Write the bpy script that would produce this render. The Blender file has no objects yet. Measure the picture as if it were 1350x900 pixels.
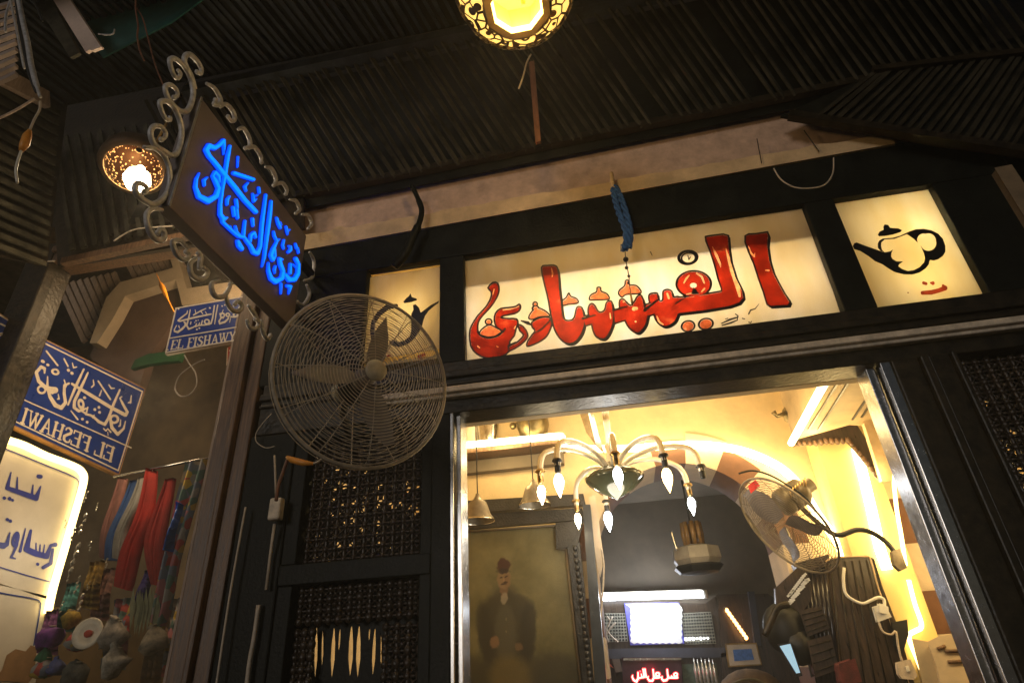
import bpy, math, random
import numpy as np
from mathutils import Vector, Matrix
random.seed(7)
S = bpy.context.scene
COL = S.collection
# ------------------------------------------------------------------ camera
R = math.radians
FPX, YAW, PIT, ROL = 780.0, R(-8.3), R(29.0), R(-3.45)
CAM = Vector((0, 0, 1.6))
fw = Vector((math.sin(YAW)*math.cos(PIT), math.cos(YAW)*math.cos(PIT), math.sin(PIT)))
r0 = Vector((math.cos(YAW), -math.sin(YAW), 0)); u0 = r0.cross(fw)
rt = r0*math.cos(ROL) + u0*math.sin(ROL); up = u0*math.cos(ROL) - r0*math.sin(ROL)
cd = bpy.data.cameras.new('camera'); cam = bpy.data.objects.new('camera', cd); COL.objects.link(cam)
cam.matrix_world = Matrix.Translation(CAM) @ Matrix((rt, up, -fw)).transposed().to_4x4()
cd.sensor_width = 36; cd.lens = FPX/1350*36; cd.clip_start = .02; cd.clip_end = 500
S.camera = cam
# ------------------------------------------------------------------ world, fill sun, exposure
w = bpy.data.worlds.new('World'); S.world = w; w.use_nodes = True
nt = w.node_tree; bg = nt.nodes['Background']; sky = nt.nodes.new('ShaderNodeTexSky')
sky.sky_type = 'NISHITA'; sky.sun_disc = False; sky.sun_elevation = R(9); sky.sun_rotation = R(197)
nt.links.new(sky.outputs[0], bg.inputs[0]); bg.inputs[1].default_value = 0.009
sl = bpy.data.lights.new('fill_sun', 'SUN'); sl.energy = .36; sl.angle = R(16); sl.color = (1, .93, .86)  # weak low sun added as frontal fill from behind the camera
so = bpy.data.objects.new('fill_sun', sl); COL.objects.link(so)
so.rotation_euler = Vector((.30, 1, -.16)).to_track_quat('-Z', 'Y').to_euler()
S.view_settings.view_transform = 'Standard'; S.view_settings.look = 'None'
S.view_settings.exposure = 0.22; S.view_settings.gamma = 1; S.view_settings.use_curve_mapping = False
S.render.engine = 'CYCLES'
S.cycles.use_denoising = True; S.cycles.max_bounces = 7; S.cycles.transparent_max_bounces = 16
S.cycles.sample_clamp_indirect = 4; S.cycles.caustics_reflective = False; S.cycles.caustics_refractive = False

HAZE = .007
# ------------------------------------------------------------------ helpers
def ray(px, py): return rt*((px-675)/FPX) - up*((py-450)/FPX) + fw
def P(px, py, Y=None, X=None, Z=None):
    d = ray(px, py)
    t = Y/d.y if Y is not None else (X/d.x if X is not None else (Z-1.6)/d.z)
    return CAM + d*t
def zm(ox, oy, s): return lambda x, y: (ox+x/s, oy+y/s)
class MB:
    def __init__(s): s.v, s.f, s.sm = [], [], []
    def add(s, vs, fs, smooth=False):
        o = len(s.v); s.v += [tuple(v) for v in vs]
        s.f += [tuple(i+o for i in f) for f in fs]; s.sm += [smooth]*len(fs); return s
    def box(s, x0, x1, y0, y1, z0, z1):
        a = [(x, y, z) for x in (x0, x1) for y in (y0, y1) for z in (z0, z1)]
        return s.add(a, [(0,1,3,2),(4,6,7,5),(0,4,5,1),(2,3,7,6),(0,2,6,4),(1,5,7,3)])
    def bar(s, a, b, wd, ht, upv=(0,0,1)):     # rectangular bar from a to b
        a, b = Vector(a), Vector(b); d = (b-a).normalized(); sd = d.cross(Vector(upv))
        if sd.length < 1e-4: sd = d.cross(Vector((1,0,0)))
        sd.normalize(); n = sd.cross(d); vs = []
        for p in (a, b):
            for i, j in ((-1,-1),(1,-1),(1,1),(-1,1)): vs.append(p+sd*(i*wd/2)+n*(j*ht/2))
        return s.add(vs, [(0,1,2,3),(7,6,5,4),(0,4,5,1),(1,5,6,2),(2,6,7,3),(3,7,4,0)])
    def tube(s, pts, r, n=8, closed=False, smooth=True):
        pts = [Vector(p) for p in pts]; m = len(pts)
        rs = r if isinstance(r, (list, tuple)) else [r]*m
        vs = []; nrm = None
        for i, p in enumerate(pts):
            if closed: d = pts[(i+1) % m]-pts[i-1]
            else: d = pts[min(i+1, m-1)]-pts[max(i-1, 0)]
            if d.length < 1e-9: d = Vector((0,0,1))
            d.normalize()
            if nrm is None:
                nrm = d.orthogonal().normalized()
            else:
                nrm = nrm - d*nrm.dot(d)
                nrm = nrm.normalized() if nrm.length > 1e-6 else d.orthogonal().normalized()
            bn = d.cross(nrm)
            for k in range(n):
                a = 2*math.pi*k/n; vs.append(p+(nrm*math.cos(a)+bn*math.sin(a))*rs[i])
        fs = []
        for i in range(m if closed else m-1):
            j = (i+1) % m
            for k in range(n): fs.append((i*n+k, i*n+(k+1) % n, j*n+(k+1) % n, j*n+k))
        if not closed: fs += [tuple(range(n-1, -1, -1)), tuple((m-1)*n+k for k in range(n))]
        return s.add(vs, fs, smooth)
    def lathe(s, prof, c, n=24, axis=(0,0,1), smooth=True, caps=True, phase=0):
        c = Vector(c); ax = Vector(axis).normalized(); e1 = ax.orthogonal().normalized(); e2 = ax.cross(e1)
        if abs(ax.z) > .999: e1, e2 = Vector((1,0,0)), Vector((0,1,0))*(1 if ax.z > 0 else -1)
        vs = []
        for r, h in prof:
            for k in range(n):
                a = 2*math.pi*k/n+phase; vs.append(c+ax*h+(e1*math.cos(a)+e2*math.sin(a))*max(r, 1e-4))
        fs = [(i*n+k, i*n+(k+1) % n, (i+1)*n+(k+1) % n, (i+1)*n+k) for i in range(len(prof)-1) for k in range(n)]
        if caps: fs += [tuple(range(n-1, -1, -1)), tuple((len(prof)-1)*n+k for k in range(n))]
        return s.add(vs, fs, smooth)
    def prism(s, poly, ext):                    # flat polygon pushed along ext
        poly = [Vector(p) for p in poly]; e = Vector(ext); n = len(poly)
        return s.add(poly+[p+e for p in poly], [tuple(range(n)), tuple(range(2*n-1, n-1, -1))]+[(i, (i+1) % n, n+(i+1) % n, n+i) for i in range(n)])
    def sphere(s, c, r, n=10, m=6, sc=(1,1,1)):
        c = Vector(c)
        vs = [c+Vector((0,0,-r*sc[2]))]
        for i in range(1, m):
            t = math.pi*i/m
            for k in range(n):
                a = 2*math.pi*k/n; vs.append(c+Vector((math.sin(t)*math.cos(a)*sc[0], math.sin(t)*math.sin(a)*sc[1], -math.cos(t)*sc[2]))*r)
        vs.append(c+Vector((0,0,r*sc[2]))); L = len(vs)-1
        fs = [(0, 1+(k+1) % n, 1+k) for k in range(n)]
        fs += [(1+i*n+k, 1+i*n+(k+1) % n, 1+(i+1)*n+(k+1) % n, 1+(i+1)*n+k) for i in range(m-2) for k in range(n)]
        fs += [(L, 1+(m-2)*n+k, 1+(m-2)*n+(k+1) % n) for k in range(n)]
        return s.add(vs, fs, True)
    def build(s, name, m, parent=None, bevel=0, solid=0):
        me = bpy.data.meshes.new(name); me.from_pydata(s.v, [], s.f); me.update()
        me.polygons.foreach_set('use_smooth', s.sm)
        me.materials.append(m); o = bpy.data.objects.new(name, me); COL.objects.link(o)
        if parent is not None:
            o.parent = parent
            if parent.type == 'EMPTY': o.matrix_parent_inverse = Matrix.Translation(-Vector(parent.location))
        if bevel:
            b = o.modifiers.new('bevel', 'BEVEL'); b.width = bevel; b.segments = 2; b.limit_method = 'ANGLE'
        return o
def old(p, j=.010): return Vector(p)+Vector((random.uniform(-j, j), random.uniform(-j, j)*.5, random.uniform(-j, j)))
def tag(o, label=None, cat=None, group=None, kind=None):
    if label: o['label'] = label
    if cat: o['category'] = cat
    if group: o['group'] = group
    if kind: o['kind'] = kind
    return o
def thing(name, label, cat, loc=(0,0,0), group=None):
    o = bpy.data.objects.new(name, None); COL.objects.link(o); o.location = loc; o.empty_display_size = .1
    return tag(o, label, cat, group)
def struct(name, mb, m): return tag(mb.build(name, m), kind='structure')
def copy_tree(o, parent=None):
    c = o.copy(); COL.objects.link(c)
    if parent is not None: c.parent = parent
    for ch in list(o.children): copy_tree(ch, c)
    return c
def lamp(name, loc, energy, color, rad=.03, parent=None):
    l = bpy.data.lights.new(name, 'POINT'); l.energy = energy; l.color = color; l.shadow_soft_size = rad
    o = bpy.data.objects.new(name, l); COL.objects.link(o); o.location = loc
    if parent is not None:
        o.parent = parent; o.matrix_parent_inverse = Matrix.Translation(-Vector(parent.location))
    return o
# ------------------------------------------------------------------ materials
def mat(name, c, rough=.5, metal=0, var=.25, scale=6, bump=.0, bscale=40, c2=None, spec=.5, stretch=None, coat=0):
    m = bpy.data.materials.new(name); m.use_nodes = True; t = m.node_tree; b = t.nodes['Principled BSDF']
    b.inputs['Roughness'].default_value = rough; b.inputs['Metallic'].default_value = metal
    b.inputs['Specular IOR Level'].default_value = spec; b.inputs['Coat Weight'].default_value = coat
    tc = t.nodes.new('ShaderNodeTexCoord'); mp = t.nodes.new('ShaderNodeMapping')
    if stretch: mp.inputs['Scale'].default_value = stretch
    t.links.new(tc.outputs['Object'], mp.inputs[0])
    n = t.nodes.new('ShaderNodeTexNoise'); n.inputs['Scale'].default_value = scale; n.inputs['Detail'].default_value = 6; n.inputs['Roughness'].default_value = .65
    t.links.new(mp.outputs[0], n.inputs['Vector'])
    cr = t.nodes.new('ShaderNodeValToRGB'); cr.color_ramp.elements[0].position = .32; cr.color_ramp.elements[1].position = .7
    lo = [x*(1-var) for x in c]; hi = c2 if c2 else [min(1, x*(1+var)) for x in c]
    cr.color_ramp.elements[0].color = (*lo, 1); cr.color_ramp.elements[1].color = (*hi, 1)
    t.links.new(n.outputs[0], cr.inputs[0]); t.links.new(cr.outputs[0], b.inputs['Base Color'])
    mr = t.nodes.new('ShaderNodeMapRange'); mr.inputs[3].default_value = max(.03, rough-.12); mr.inputs[4].default_value = min(1, rough+.15)
    t.links.new(n.outputs[0], mr.inputs[0]); t.links.new(mr.outputs[0], b.inputs['Roughness'])
    if bump:
        n2 = t.nodes.new('ShaderNodeTexNoise'); n2.inputs['Scale'].default_value = bscale; n2.inputs['Detail'].default_value = 5
        t.links.new(mp.outputs[0], n2.inputs['Vector'])
        bp = t.nodes.new('ShaderNodeBump'); bp.inputs['Strength'].default_value = bump; bp.inputs['Distance'].default_value = .01
        t.links.new(n2.outputs[0], bp.inputs['Height']); t.links.new(bp.outputs[0], b.inputs['Normal'])
    return m
def emis(name, c, st):
    m = bpy.data.materials.new(name); m.use_nodes = True; t = m.node_tree
    b = t.nodes['Principled BSDF']; b.inputs['Base Color'].default_value = (*[min(.8, x) for x in c], 1)
    b.inputs['Emission Color'].default_value = (*c, 1); b.inputs['Emission Strength'].default_value = st
    return m
def shell_holes(name, c, scale, thr, rough=.35, metal=1, wave=False):
    """pierced sheet metal: the gaps between the cells of a Voronoi pattern are cut through"""
    m = mat(name, c, rough, metal, .35, 12); t = m.node_tree; b = t.nodes['Principled BSDF']
    tc = t.nodes.new('ShaderNodeTexCoord'); v = t.nodes.new('ShaderNodeTexVoronoi'); v.feature = 'DISTANCE_TO_EDGE' if wave else 'F1'
    v.inputs['Scale'].default_value = scale; t.links.new(tc.outputs['Object'], v.inputs['Vector'])
    lt = t.nodes.new('ShaderNodeMath'); lt.operation = 'GREATER_THAN' if wave else 'LESS_THAN'; lt.inputs[1].default_value = thr
    t.links.new(v.outputs['Distance'], lt.inputs[0])
    tr = t.nodes.new('ShaderNodeBsdfTransparent'); mx = t.nodes.new('ShaderNodeMixShader')
    if wave:                                    # curled bars across the openings
        v2 = t.nodes.new('ShaderNodeTexVoronoi'); v2.inputs['Scale'].default_value = scale; t.links.new(tc.outputs['Object'], v2.inputs['Vector'])
        sb = t.nodes.new('ShaderNodeMath'); sb.operation = 'SUBTRACT'; sb.inputs[1].default_value = .27; t.links.new(v2.outputs['Distance'], sb.inputs[0])
        ab = t.nodes.new('ShaderNodeMath'); ab.operation = 'ABSOLUTE'; t.links.new(sb.outputs[0], ab.inputs[0])
        g2 = t.nodes.new('ShaderNodeMath'); g2.operation = 'GREATER_THAN'; g2.inputs[1].default_value = .10; t.links.new(ab.outputs[0], g2.inputs[0])
        ml = t.nodes.new('ShaderNodeMath'); ml.operation = 'MULTIPLY'; t.links.new(lt.outputs[0], ml.inputs[0]); t.links.new(g2.outputs[0], ml.inputs[1]); lt = ml
    t.links.new(lt.outputs[0], mx.inputs[0]); t.links.new(b.outputs[0], mx.inputs[1]); t.links.new(tr.outputs[0], mx.inputs[2])
    t.links.new(mx.outputs[0], t.nodes['Material Output'].inputs['Surface'])
    return m
def filt(name, c, c2, op=.35, scale=25):
    """translucent paint on a backlit pane: stains the light that comes through"""
    m = bpy.data.materials.new(name); m.use_nodes = True; t = m.node_tree; b = t.nodes['Principled BSDF']
    b.inputs['Roughness'].default_value = .35
    tc = t.nodes.new('ShaderNodeTexCoord'); n = t.nodes.new('ShaderNodeTexNoise'); n.inputs['Scale'].default_value = scale; n.inputs['Detail'].default_value = 4
    t.links.new(tc.outputs['Object'], n.inputs['Vector']); cr = t.nodes.new('ShaderNodeValToRGB')
    e = cr.color_ramp.elements; e[0].position = .3; e[0].color = (*[x*.55 for x in c], 1); e[1].position = .74; e[1].color = (*c2, 1)
    k = e.new(.5); k.color = (*c, 1)
    k = e.new(.64); k.color = (*[x*1.25 for x in c], 1)
    t.links.new(n.outputs[0], cr.inputs[0]); t.links.new(cr.outputs[0], b.inputs['Base Color'])
    tr = t.nodes.new('ShaderNodeBsdfTransparent'); t.links.new(cr.outputs[0], tr.inputs[0])
    mx = t.nodes.new('ShaderNodeMixShader'); mx.inputs[0].default_value = op
    t.links.new(tr.outputs[0], mx.inputs[1]); t.links.new(b.outputs[0], mx.inputs[2]); t.links.new(mx.outputs[0], t.nodes['Material Output'].inputs['Surface'])
    return m
def painting(name, c, c2, blobs):
    """an old oil picture: soft-edged patches of paint over a mottled ground"""
    m = mat(name, c, .45, 0, .3, 3, .15, 90, c2=c2); t = m.node_tree; b = t.nodes['Principled BSDF']
    col = b.inputs['Base Color'].links[0].from_socket; tc = t.nodes.new('ShaderNodeTexCoord')
    n = t.nodes.new('ShaderNodeTexNoise'); n.inputs['Scale'].default_value = 22; n.inputs['Detail'].default_value = 3; t.links.new(tc.outputs['Object'], n.inputs['Vector'])
    ad = t.nodes.new('ShaderNodeVectorMath'); ad.operation = 'MULTIPLY_ADD'; ad.inputs[1].default_value = (.045, .045, .045)
    t.links.new(n.outputs['Color'], ad.inputs[0]); t.links.new(tc.outputs['Object'], ad.inputs[2])
    for (p, rx, rz, an, cc, soft, k) in blobs:
        mp = t.nodes.new('ShaderNodeMapping'); mp.vector_type = 'TEXTURE'; mp.inputs['Location'].default_value = (p.x+.022, 0, p.z+.022); mp.inputs['Rotation'].default_value = (0, an, 0); mp.inputs['Scale'].default_value = (rx, 1e4, rz)
        t.links.new(ad.outputs[0], mp.inputs[0]); ln = t.nodes.new('ShaderNodeVectorMath'); ln.operation = 'LENGTH'; t.links.new(mp.outputs[0], ln.inputs[0])
        mr = t.nodes.new('ShaderNodeMapRange'); mr.interpolation_type = 'SMOOTHSTEP'; mr.inputs[1].default_value = 1+soft/2; mr.inputs[2].default_value = 1-soft/2; mr.inputs[3].default_value = 0; mr.inputs[4].default_value = k
        t.links.new(ln.outputs['Value'], mr.inputs[0]); mx = t.nodes.new('ShaderNodeMix'); mx.data_type = 'RGBA'
        t.links.new(mr.outputs[0], mx.inputs[0]); t.links.new(col, mx.inputs[6]); mx.inputs[7].default_value = (*cc, 1); col = mx.outputs[2]
    t.links.new(col, b.inputs['Base Color']); return m
def milk(name, c, streak):
    """milk glass pane lit by the lamps in the box behind it"""
    m = bpy.data.materials.new(name); m.use_nodes = True; t = m.node_tree
    for n_ in list(t.nodes):
        if n_.type == 'BSDF_PRINCIPLED': t.nodes.remove(n_)
    tc = t.nodes.new('ShaderNodeTexCoord'); n = t.nodes.new('ShaderNodeTexNoise'); n.inputs['Scale'].default_value = 5; n.inputs['Detail'].default_value = 7
    mp = t.nodes.new('ShaderNodeMapping'); mp.inputs['Scale'].default_value = (1, 1, streak)
    t.links.new(tc.outputs['Object'], mp.inputs[0]); t.links.new(mp.outputs[0], n.inputs['Vector'])
    cr = t.nodes.new('ShaderNodeValToRGB'); cr.color_ramp.elements[0].position = .3; cr.color_ramp.elements[1].position = .65
    cr.color_ramp.elements[0].color = (*[x*y for x, y in zip(c, (.86, .8, .62))], 1); cr.color_ramp.elements[1].color = (*c, 1)
    t.links.new(n.outputs[0], cr.inputs[0])
    tl = t.nodes.new('ShaderNodeBsdfTranslucent'); gl = t.nodes.new('ShaderNodeBsdfGlossy'); gl.inputs['Roughness'].default_value = .15
    t.links.new(cr.outputs[0], tl.inputs[0]); df = t.nodes.new('ShaderNodeBsdfDiffuse'); t.links.new(cr.outputs[0], df.inputs[0])
    m1 = t.nodes.new('ShaderNodeMixShader'); m1.inputs[0].default_value = .25; t.links.new(tl.outputs[0], m1.inputs[1]); t.links.new(df.outputs[0], m1.inputs[2])
    m2 = t.nodes.new('ShaderNodeMixShader'); m2.inputs[0].default_value = .03; t.links.new(m1.outputs[0], m2.inputs[1]); t.links.new(gl.outputs[0], m2.inputs[2])
    t.links.new(m2.outputs[0], t.nodes['Material Output'].inputs['Surface'])
    return m
def glass(name, refl=.05):
    m = bpy.data.materials.new(name); m.use_nodes = True; t = m.node_tree
    tr = t.nodes.new('ShaderNodeBsdfTransparent'); tr.inputs[0].default_value = (.93, .94, .92, 1)
    gl = t.nodes.new('ShaderNodeBsdfGlossy'); gl.inputs['Roughness'].default_value = .02
    mx = t.nodes.new('ShaderNodeMixShader'); mx.inputs[0].default_value = refl
    t.links.new(tr.outputs[0], mx.inputs[1]); t.links.new(gl.outputs[0], mx.inputs[2]); t.links.new(mx.outputs[0], t.nodes['Material Output'].inputs['Surface'])
    return m
M = {}
M['black'] = mat('black_gloss_paint', (.009, .010, .008), .45, 0, .5, 9, .25, 60, spec=.14)
M['black2'] = mat('worn_black_paint', (.014, .012, .008), .36, 0, .6, 14, .3, 40, c2=(.04, .028, .015), spec=.3)
M['mould'] = mat('grimy_cream_moulding', (.68, .58, .46), .5, 0, .3, 16, .2, 60)
M['plaster'] = mat('pink_plaster', (.58, .40, .30), .8, 0, .25, 9, .5, 25)
M['ledge'] = mat('cream_ledge_paint', (.66, .47, .27), .7, 0, .25, 5, .4, 30)
M['brown'] = mat('varnished_brown_wood', (.10, .05, .026), .35, 0, .5, 5, .2, 50, c2=(.22, .12, .06), stretch=(14, 14, 1))
M['slat'] = mat('dusty_lattice_wood', (.042, .040, .028), .85, 0, .6, 5, .4, 50, c2=(.095, .085, .06), spec=.15)
M['slat2'] = mat('blue_grey_lattice_wood', (.034, .04, .048), .8, 0, .5, 7, .4, 50, spec=.15)
M['palewood'] = mat('pale_bare_wood', (.40, .30, .24), .7, 0, .3, 8, .3, 40, stretch=(6, 6, 1))
M['steel'] = mat('polished_steel', (.46, .46, .47), .22, 1, .12, 30)
M['iron'] = mat('silvered_wrought_iron', (.55, .54, .55), .42, .25, .3, 40, .3, 80)
M['board'] = mat('dark_brown_sign_metal', (.20, .165, .16), .5, .1, .15, 6)
M['rim'] = mat('bright_metal_edge', (.7, .7, .72), .3, .8, .1)
M['fan'] = mat('dusty_fan_wire', (.46, .39, .30), .6, .1, .3, 20)
M['blade'] = mat('dusty_fan_blade', (.24, .205, .17), .55, .1, .25, 12)
M['badge'] = mat('yellowed_badge', (.45, .38, .26), .4, 0, .2, 30)
M['inkblack'] = mat('black_sign_paint', (.012, .010, .008), .4, 0, .4, 40)
M['red'] = filt('red_glass_paint', (.42, .026, .009), (.78, .15, .06), .34, 9)
M['redpale'] = filt('thin_red_glass_paint', (.78, .20, .09), (1, .72, .55), .15, 34)
M['redmark'] = filt('dark_red_mark', (.55, .09, .05), (.75, .25, .15), .35, 20)
M['milk'] = milk('milk_glass', (.95, .92, .85), .3)
M['boxwhite'] = mat('yellow_bounce_box', (.66, .48, .20), .8)  # box interior tinted so the light it bounces turns yellow
M['blue1'] = emis('blue_lit_letter', (.0, .10, 1.0), 1.0)
M['blue2'] = emis('blue_lit_letter_core', (.0, .24, 1.0), 1.15)
M['enamel'] = mat('blue_enamel', (.018, .05, .30), .3, 0, .2, 5, spec=.5)
M['enamelw'] = mat('cream_enamel_lettering', (.86, .74, .62), .4, 0, .12, 20)
M['wood_o'] = mat('orange_wood_edge', (.42, .22, .08), .5, 0, .3, 8)
M['led'] = emis('warm_led_tube', (1, .76, .36), 10)
M['led2'] = emis('warm_led_tube_dim', (1, .70, .25), 6)
M['bulb_w'] = emis('warm_bulb', (1, .80, .48), 26)
M['bulb_c'] = emis('cool_bulb', (.92, .97, 1), 22)
M['bulb_y'] = emis('yellow_bulb', (1, .66, .22), 14)
M['tube'] = emis('fluorescent_tube', (.92, .95, 1), 14)
M['brass'] = mat('aged_brass', (.42, .28, .11), .32, 1, .3, 14)
M['silver'] = mat('silver_plate', (.62, .60, .55), .2, 1, .2, 18)
M['cream'] = mat('cream_wall_paint', (.70, .55, .33), .75, 0, .16, 2.5, .2, 20)
M['cream2'] = mat('pale_stone_band', (.62, .50, .36), .75, 0, .15, 4, .2, 20)
M['brownband'] = mat('brown_stone_band', (.155, .068, .034), .7, 0, .25, 5, .2, 20)
M['greywall'] = mat('dark_grey_wall', (.17, .14, .105), .8, 0, .2, 3)
M['darkwood'] = mat('dark_interior_wood', (.032, .022, .015), .3, 0, .5, 6, .2, 40, c2=(.07, .045, .03), stretch=(10, 10, 1))
M['ceil'] = mat('cream_ceiling', (.66, .51, .30), .8, 0, .15, 2)
M['ground'] = mat('alley_paving', (.10, .09, .08), .7, 0, .3, 3, .4, 20)
M['white'] = mat('white_plastic', (.75, .72, .64), .4, 0, .06, 10)
M['dark'] = mat('dark_rubber', (.012, .012, .012), .5, 0, .3, 10)
M['cable_w'] = mat('pale_cable', (.55, .46, .36), .5, 0, .2, 30)
M['orange'] = mat('orange_plastic', (.75, .30, .03), .4, 0, .2, 20)
M['bluecloth'] = mat('blue_cord', (.03, .10, .28), .85, 0, .4, 60, .4, 90)
M['batten'] = mat('reddish_batten', (.20, .085, .045), .6, 0, .4, 10, stretch=(8, 8, 1))
M['teal'] = mat('teal_tarpaulin', (.01, .11, .10), .6, 0, .4, 5, .5, 6)
M['glass'] = glass('shop_glass', .03)
M['motor'] = mat('grimy_fan_motor', (.20, .16, .11), .5, .2, .4, 14)
M['milkbulb'] = mat('smoky_green_bowl', (.055, .062, .035), .12, .1, .3, 6, coat=.6)
M['arm'] = mat('pale_glass_arm', (.86, .80, .66), .18, .1, .15, 10, coat=.5)
M['canvas'] = mat('murky_canvas', (.155, .118, .046), .5, 0, .35, 2.2, c2=(.24, .185, .075))
M['skin'] = mat('painted_skin', (.26, .15, .075), .6, 0, .2, 20)
M['suit'] = mat('painted_dark_cloth', (.052, .048, .036), .6, 0, .4, 8)
M['suit2'] = mat('painted_grey_cloth', (.10, .085, .055), .6, 0, .3, 12)
M['ochre'] = mat('painted_ochre_cloth', (.20, .15, .055), .6, 0, .4, 6)
# ------------------------------------------------------------------ drawing with strokes: union of fat strokes, as clean polygons
def sdf_grid(shapes, res, pad, box=None):
    xs, ys = [], []
    for s in shapes:
        k = s[0]
        if k in 'l-':
            for x, y, r in s[1]: xs += [x-r, x+r]; ys += [y-r, y+r]
        elif k == 'p':
            for x, y in s[1]: xs.append(x); ys.append(y)
        else:
            _, x, y, a, b = s[:5]; m_ = max(a, b)+(s[6] if len(s) > 6 else 0); xs += [x-m_, x+m_]; ys += [y-m_, y+m_]
    X0, X1, Y0, Y1 = min(xs)-pad, max(xs)+pad, min(ys)-pad, max(ys)+pad
    if box: X0, X1, Y0, Y1 = box
    gx = np.arange(X0, X1+res, res); gy = np.arange(Y0, Y1+res, res)
    XX, YY = np.meshgrid(gx, gy); D = np.full(XX.shape, 1e3)
    for s in shapes:
        k = s[0]
        if k in 'l-':
            d = np.full(XX.shape, 1e3); pts = s[1]
            if len(pts) == 1: d = np.hypot(XX-pts[0][0], YY-pts[0][1])-pts[0][2]
            for (ax, ay, ar), (bx, by, br) in zip(pts, pts[1:]):
                dx, dy = bx-ax, by-ay; L = dx*dx+dy*dy+1e-9
                t = np.clip(((XX-ax)*dx+(YY-ay)*dy)/L, 0, 1)
                d = np.minimum(d, np.hypot(XX-ax-t*dx, YY-ay-t*dy)-(ar+t*(br-ar)))
        elif k == 'p':
            pts = s[1]; d = np.full(XX.shape, 1e3); ins = np.zeros(XX.shape, bool)
            for (ax, ay), (bx, by) in zip(pts, pts[1:]+pts[:1]):
                dx, dy = bx-ax, by-ay; L = dx*dx+dy*dy+1e-9
                t = np.clip(((XX-ax)*dx+(YY-ay)*dy)/L, 0, 1)
                d = np.minimum(d, np.hypot(XX-ax-t*dx, YY-ay-t*dy))
                c = ((ay > YY) != (by > YY)) & (XX < (bx-ax)*(YY-ay)/((by-ay) if by != ay else 1e-9)+ax); ins ^= c
            d = np.where(ins, -d, d)
        else:                                   # 'e' ellipse, 'r' ring: x y a b angle width
            x, y, a, b = s[1:5]; an = s[5] if len(s) > 5 else 0
            ca, sa = math.cos(an), math.sin(an); u = (XX-x)*ca+(YY-y)*sa; v = -(XX-x)*sa+(YY-y)*ca
            q = np.sqrt((u/a)**2+(v/b)**2); d = (q-1)*min(a, b)
            if k == 'r': d = np.abs(d)-s[6]
        if k == '-': D = np.maximum(D, -d)
        else: D = np.minimum(D, d)
    return gx, gy, D
def contour(gx, gy, D):
    """polygons of D<0 (marching squares, full cells merged in rows), and the outline segments"""
    V, idx, F, seg = [], {}, [], []
    def vid(key, x, y):
        if key not in idx: idx[key] = len(V); V.append((x, y))
        return idx[key]
    ny, nx = D.shape; I = D < 0
    cnt = I[:-1,:-1].astype(int)+I[:-1,1:]+I[1:,1:]+I[1:,:-1]
    full = cnt == 4
    for j in range(ny-1):
        row = full[j]
        if row.any():
            e = np.flatnonzero(np.diff(np.concatenate(([0], row.astype(int), [0]))))
            for a, b in zip(e[::2], e[1::2]):
                F.append((vid((0,j,a), gx[a], gy[j]), vid((0,j,b), gx[b], gy[j]), vid((0,j+1,b), gx[b], gy[j+1]), vid((0,j+1,a), gx[a], gy[j+1])))
    for j, i in zip(*np.nonzero((cnt > 0) & (cnt < 4))):
        cs = ((j,i),(j,i+1),(j+1,i+1),(j+1,i)); poly = []; iso = []
        for q in range(4):
            a, b = cs[q], cs[(q+1) % 4]; da, db = D[a], D[b]
            if da < 0: poly.append(vid((0,)+a, gx[a[1]], gy[a[0]]))
            if (da < 0) != (db < 0):
                t = da/(da-db); lo, hi = min(a, b), max(a, b)
                v = vid((1,)+lo+hi, gx[a[1]]+t*(gx[b[1]]-gx[a[1]]), gy[a[0]]+t*(gy[b[0]]-gy[a[0]])); poly.append(v); iso.append(v)
        if len(poly) >= 3: F.append(tuple(poly))
        if len(iso) == 2: seg.append(tuple(iso))
    return V, F, seg
def ink(name, grids, mapf, m, parent, off=(0,0,0), thick=None):
    """grids: list of (gx, gy, D); mapf: photo-plane 2D -> point on the sign; off: how far proud of the sign"""
    mb = MB(); off = Vector(off)
    for g in grids:
        V, F, seg = contour(*g)
        if not F: continue
        pts = [mapf(x, y)+off for x, y in V]
        mb.add(pts, F)
        if thick is not None:
            tk = Vector(thick); n = len(pts); o = len(mb.v)
            mb.v += [tuple(p-tk) for p in pts]
            for a, b in seg: mb.f.append((o-n+a, o-n+b, o+b, o+a)); mb.sm.append(False)
    return mb.build(name, m, parent)
def tr(z, pts, k=1.0):                         # stroke from zoomed coordinates to photo pixels
    s = z(1, 0)[0]-z(0, 0)[0]
    return ('l', [(*z(x, y), r*s*k) for x, y, r in pts])
def pl(z, pts): return ('p', [z(x, y) for x, y in pts])
def el(z, x, y, a, b, an=0, wd=None):
    s = z(1, 0)[0]-z(0, 0)[0]; px, py = z(x, y)
    return ('e', px, py, a*s, b*s, an) if wd is None else ('r', px, py, a*s, b*s, an, wd*s)
T_, t_ = .10, .05
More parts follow.
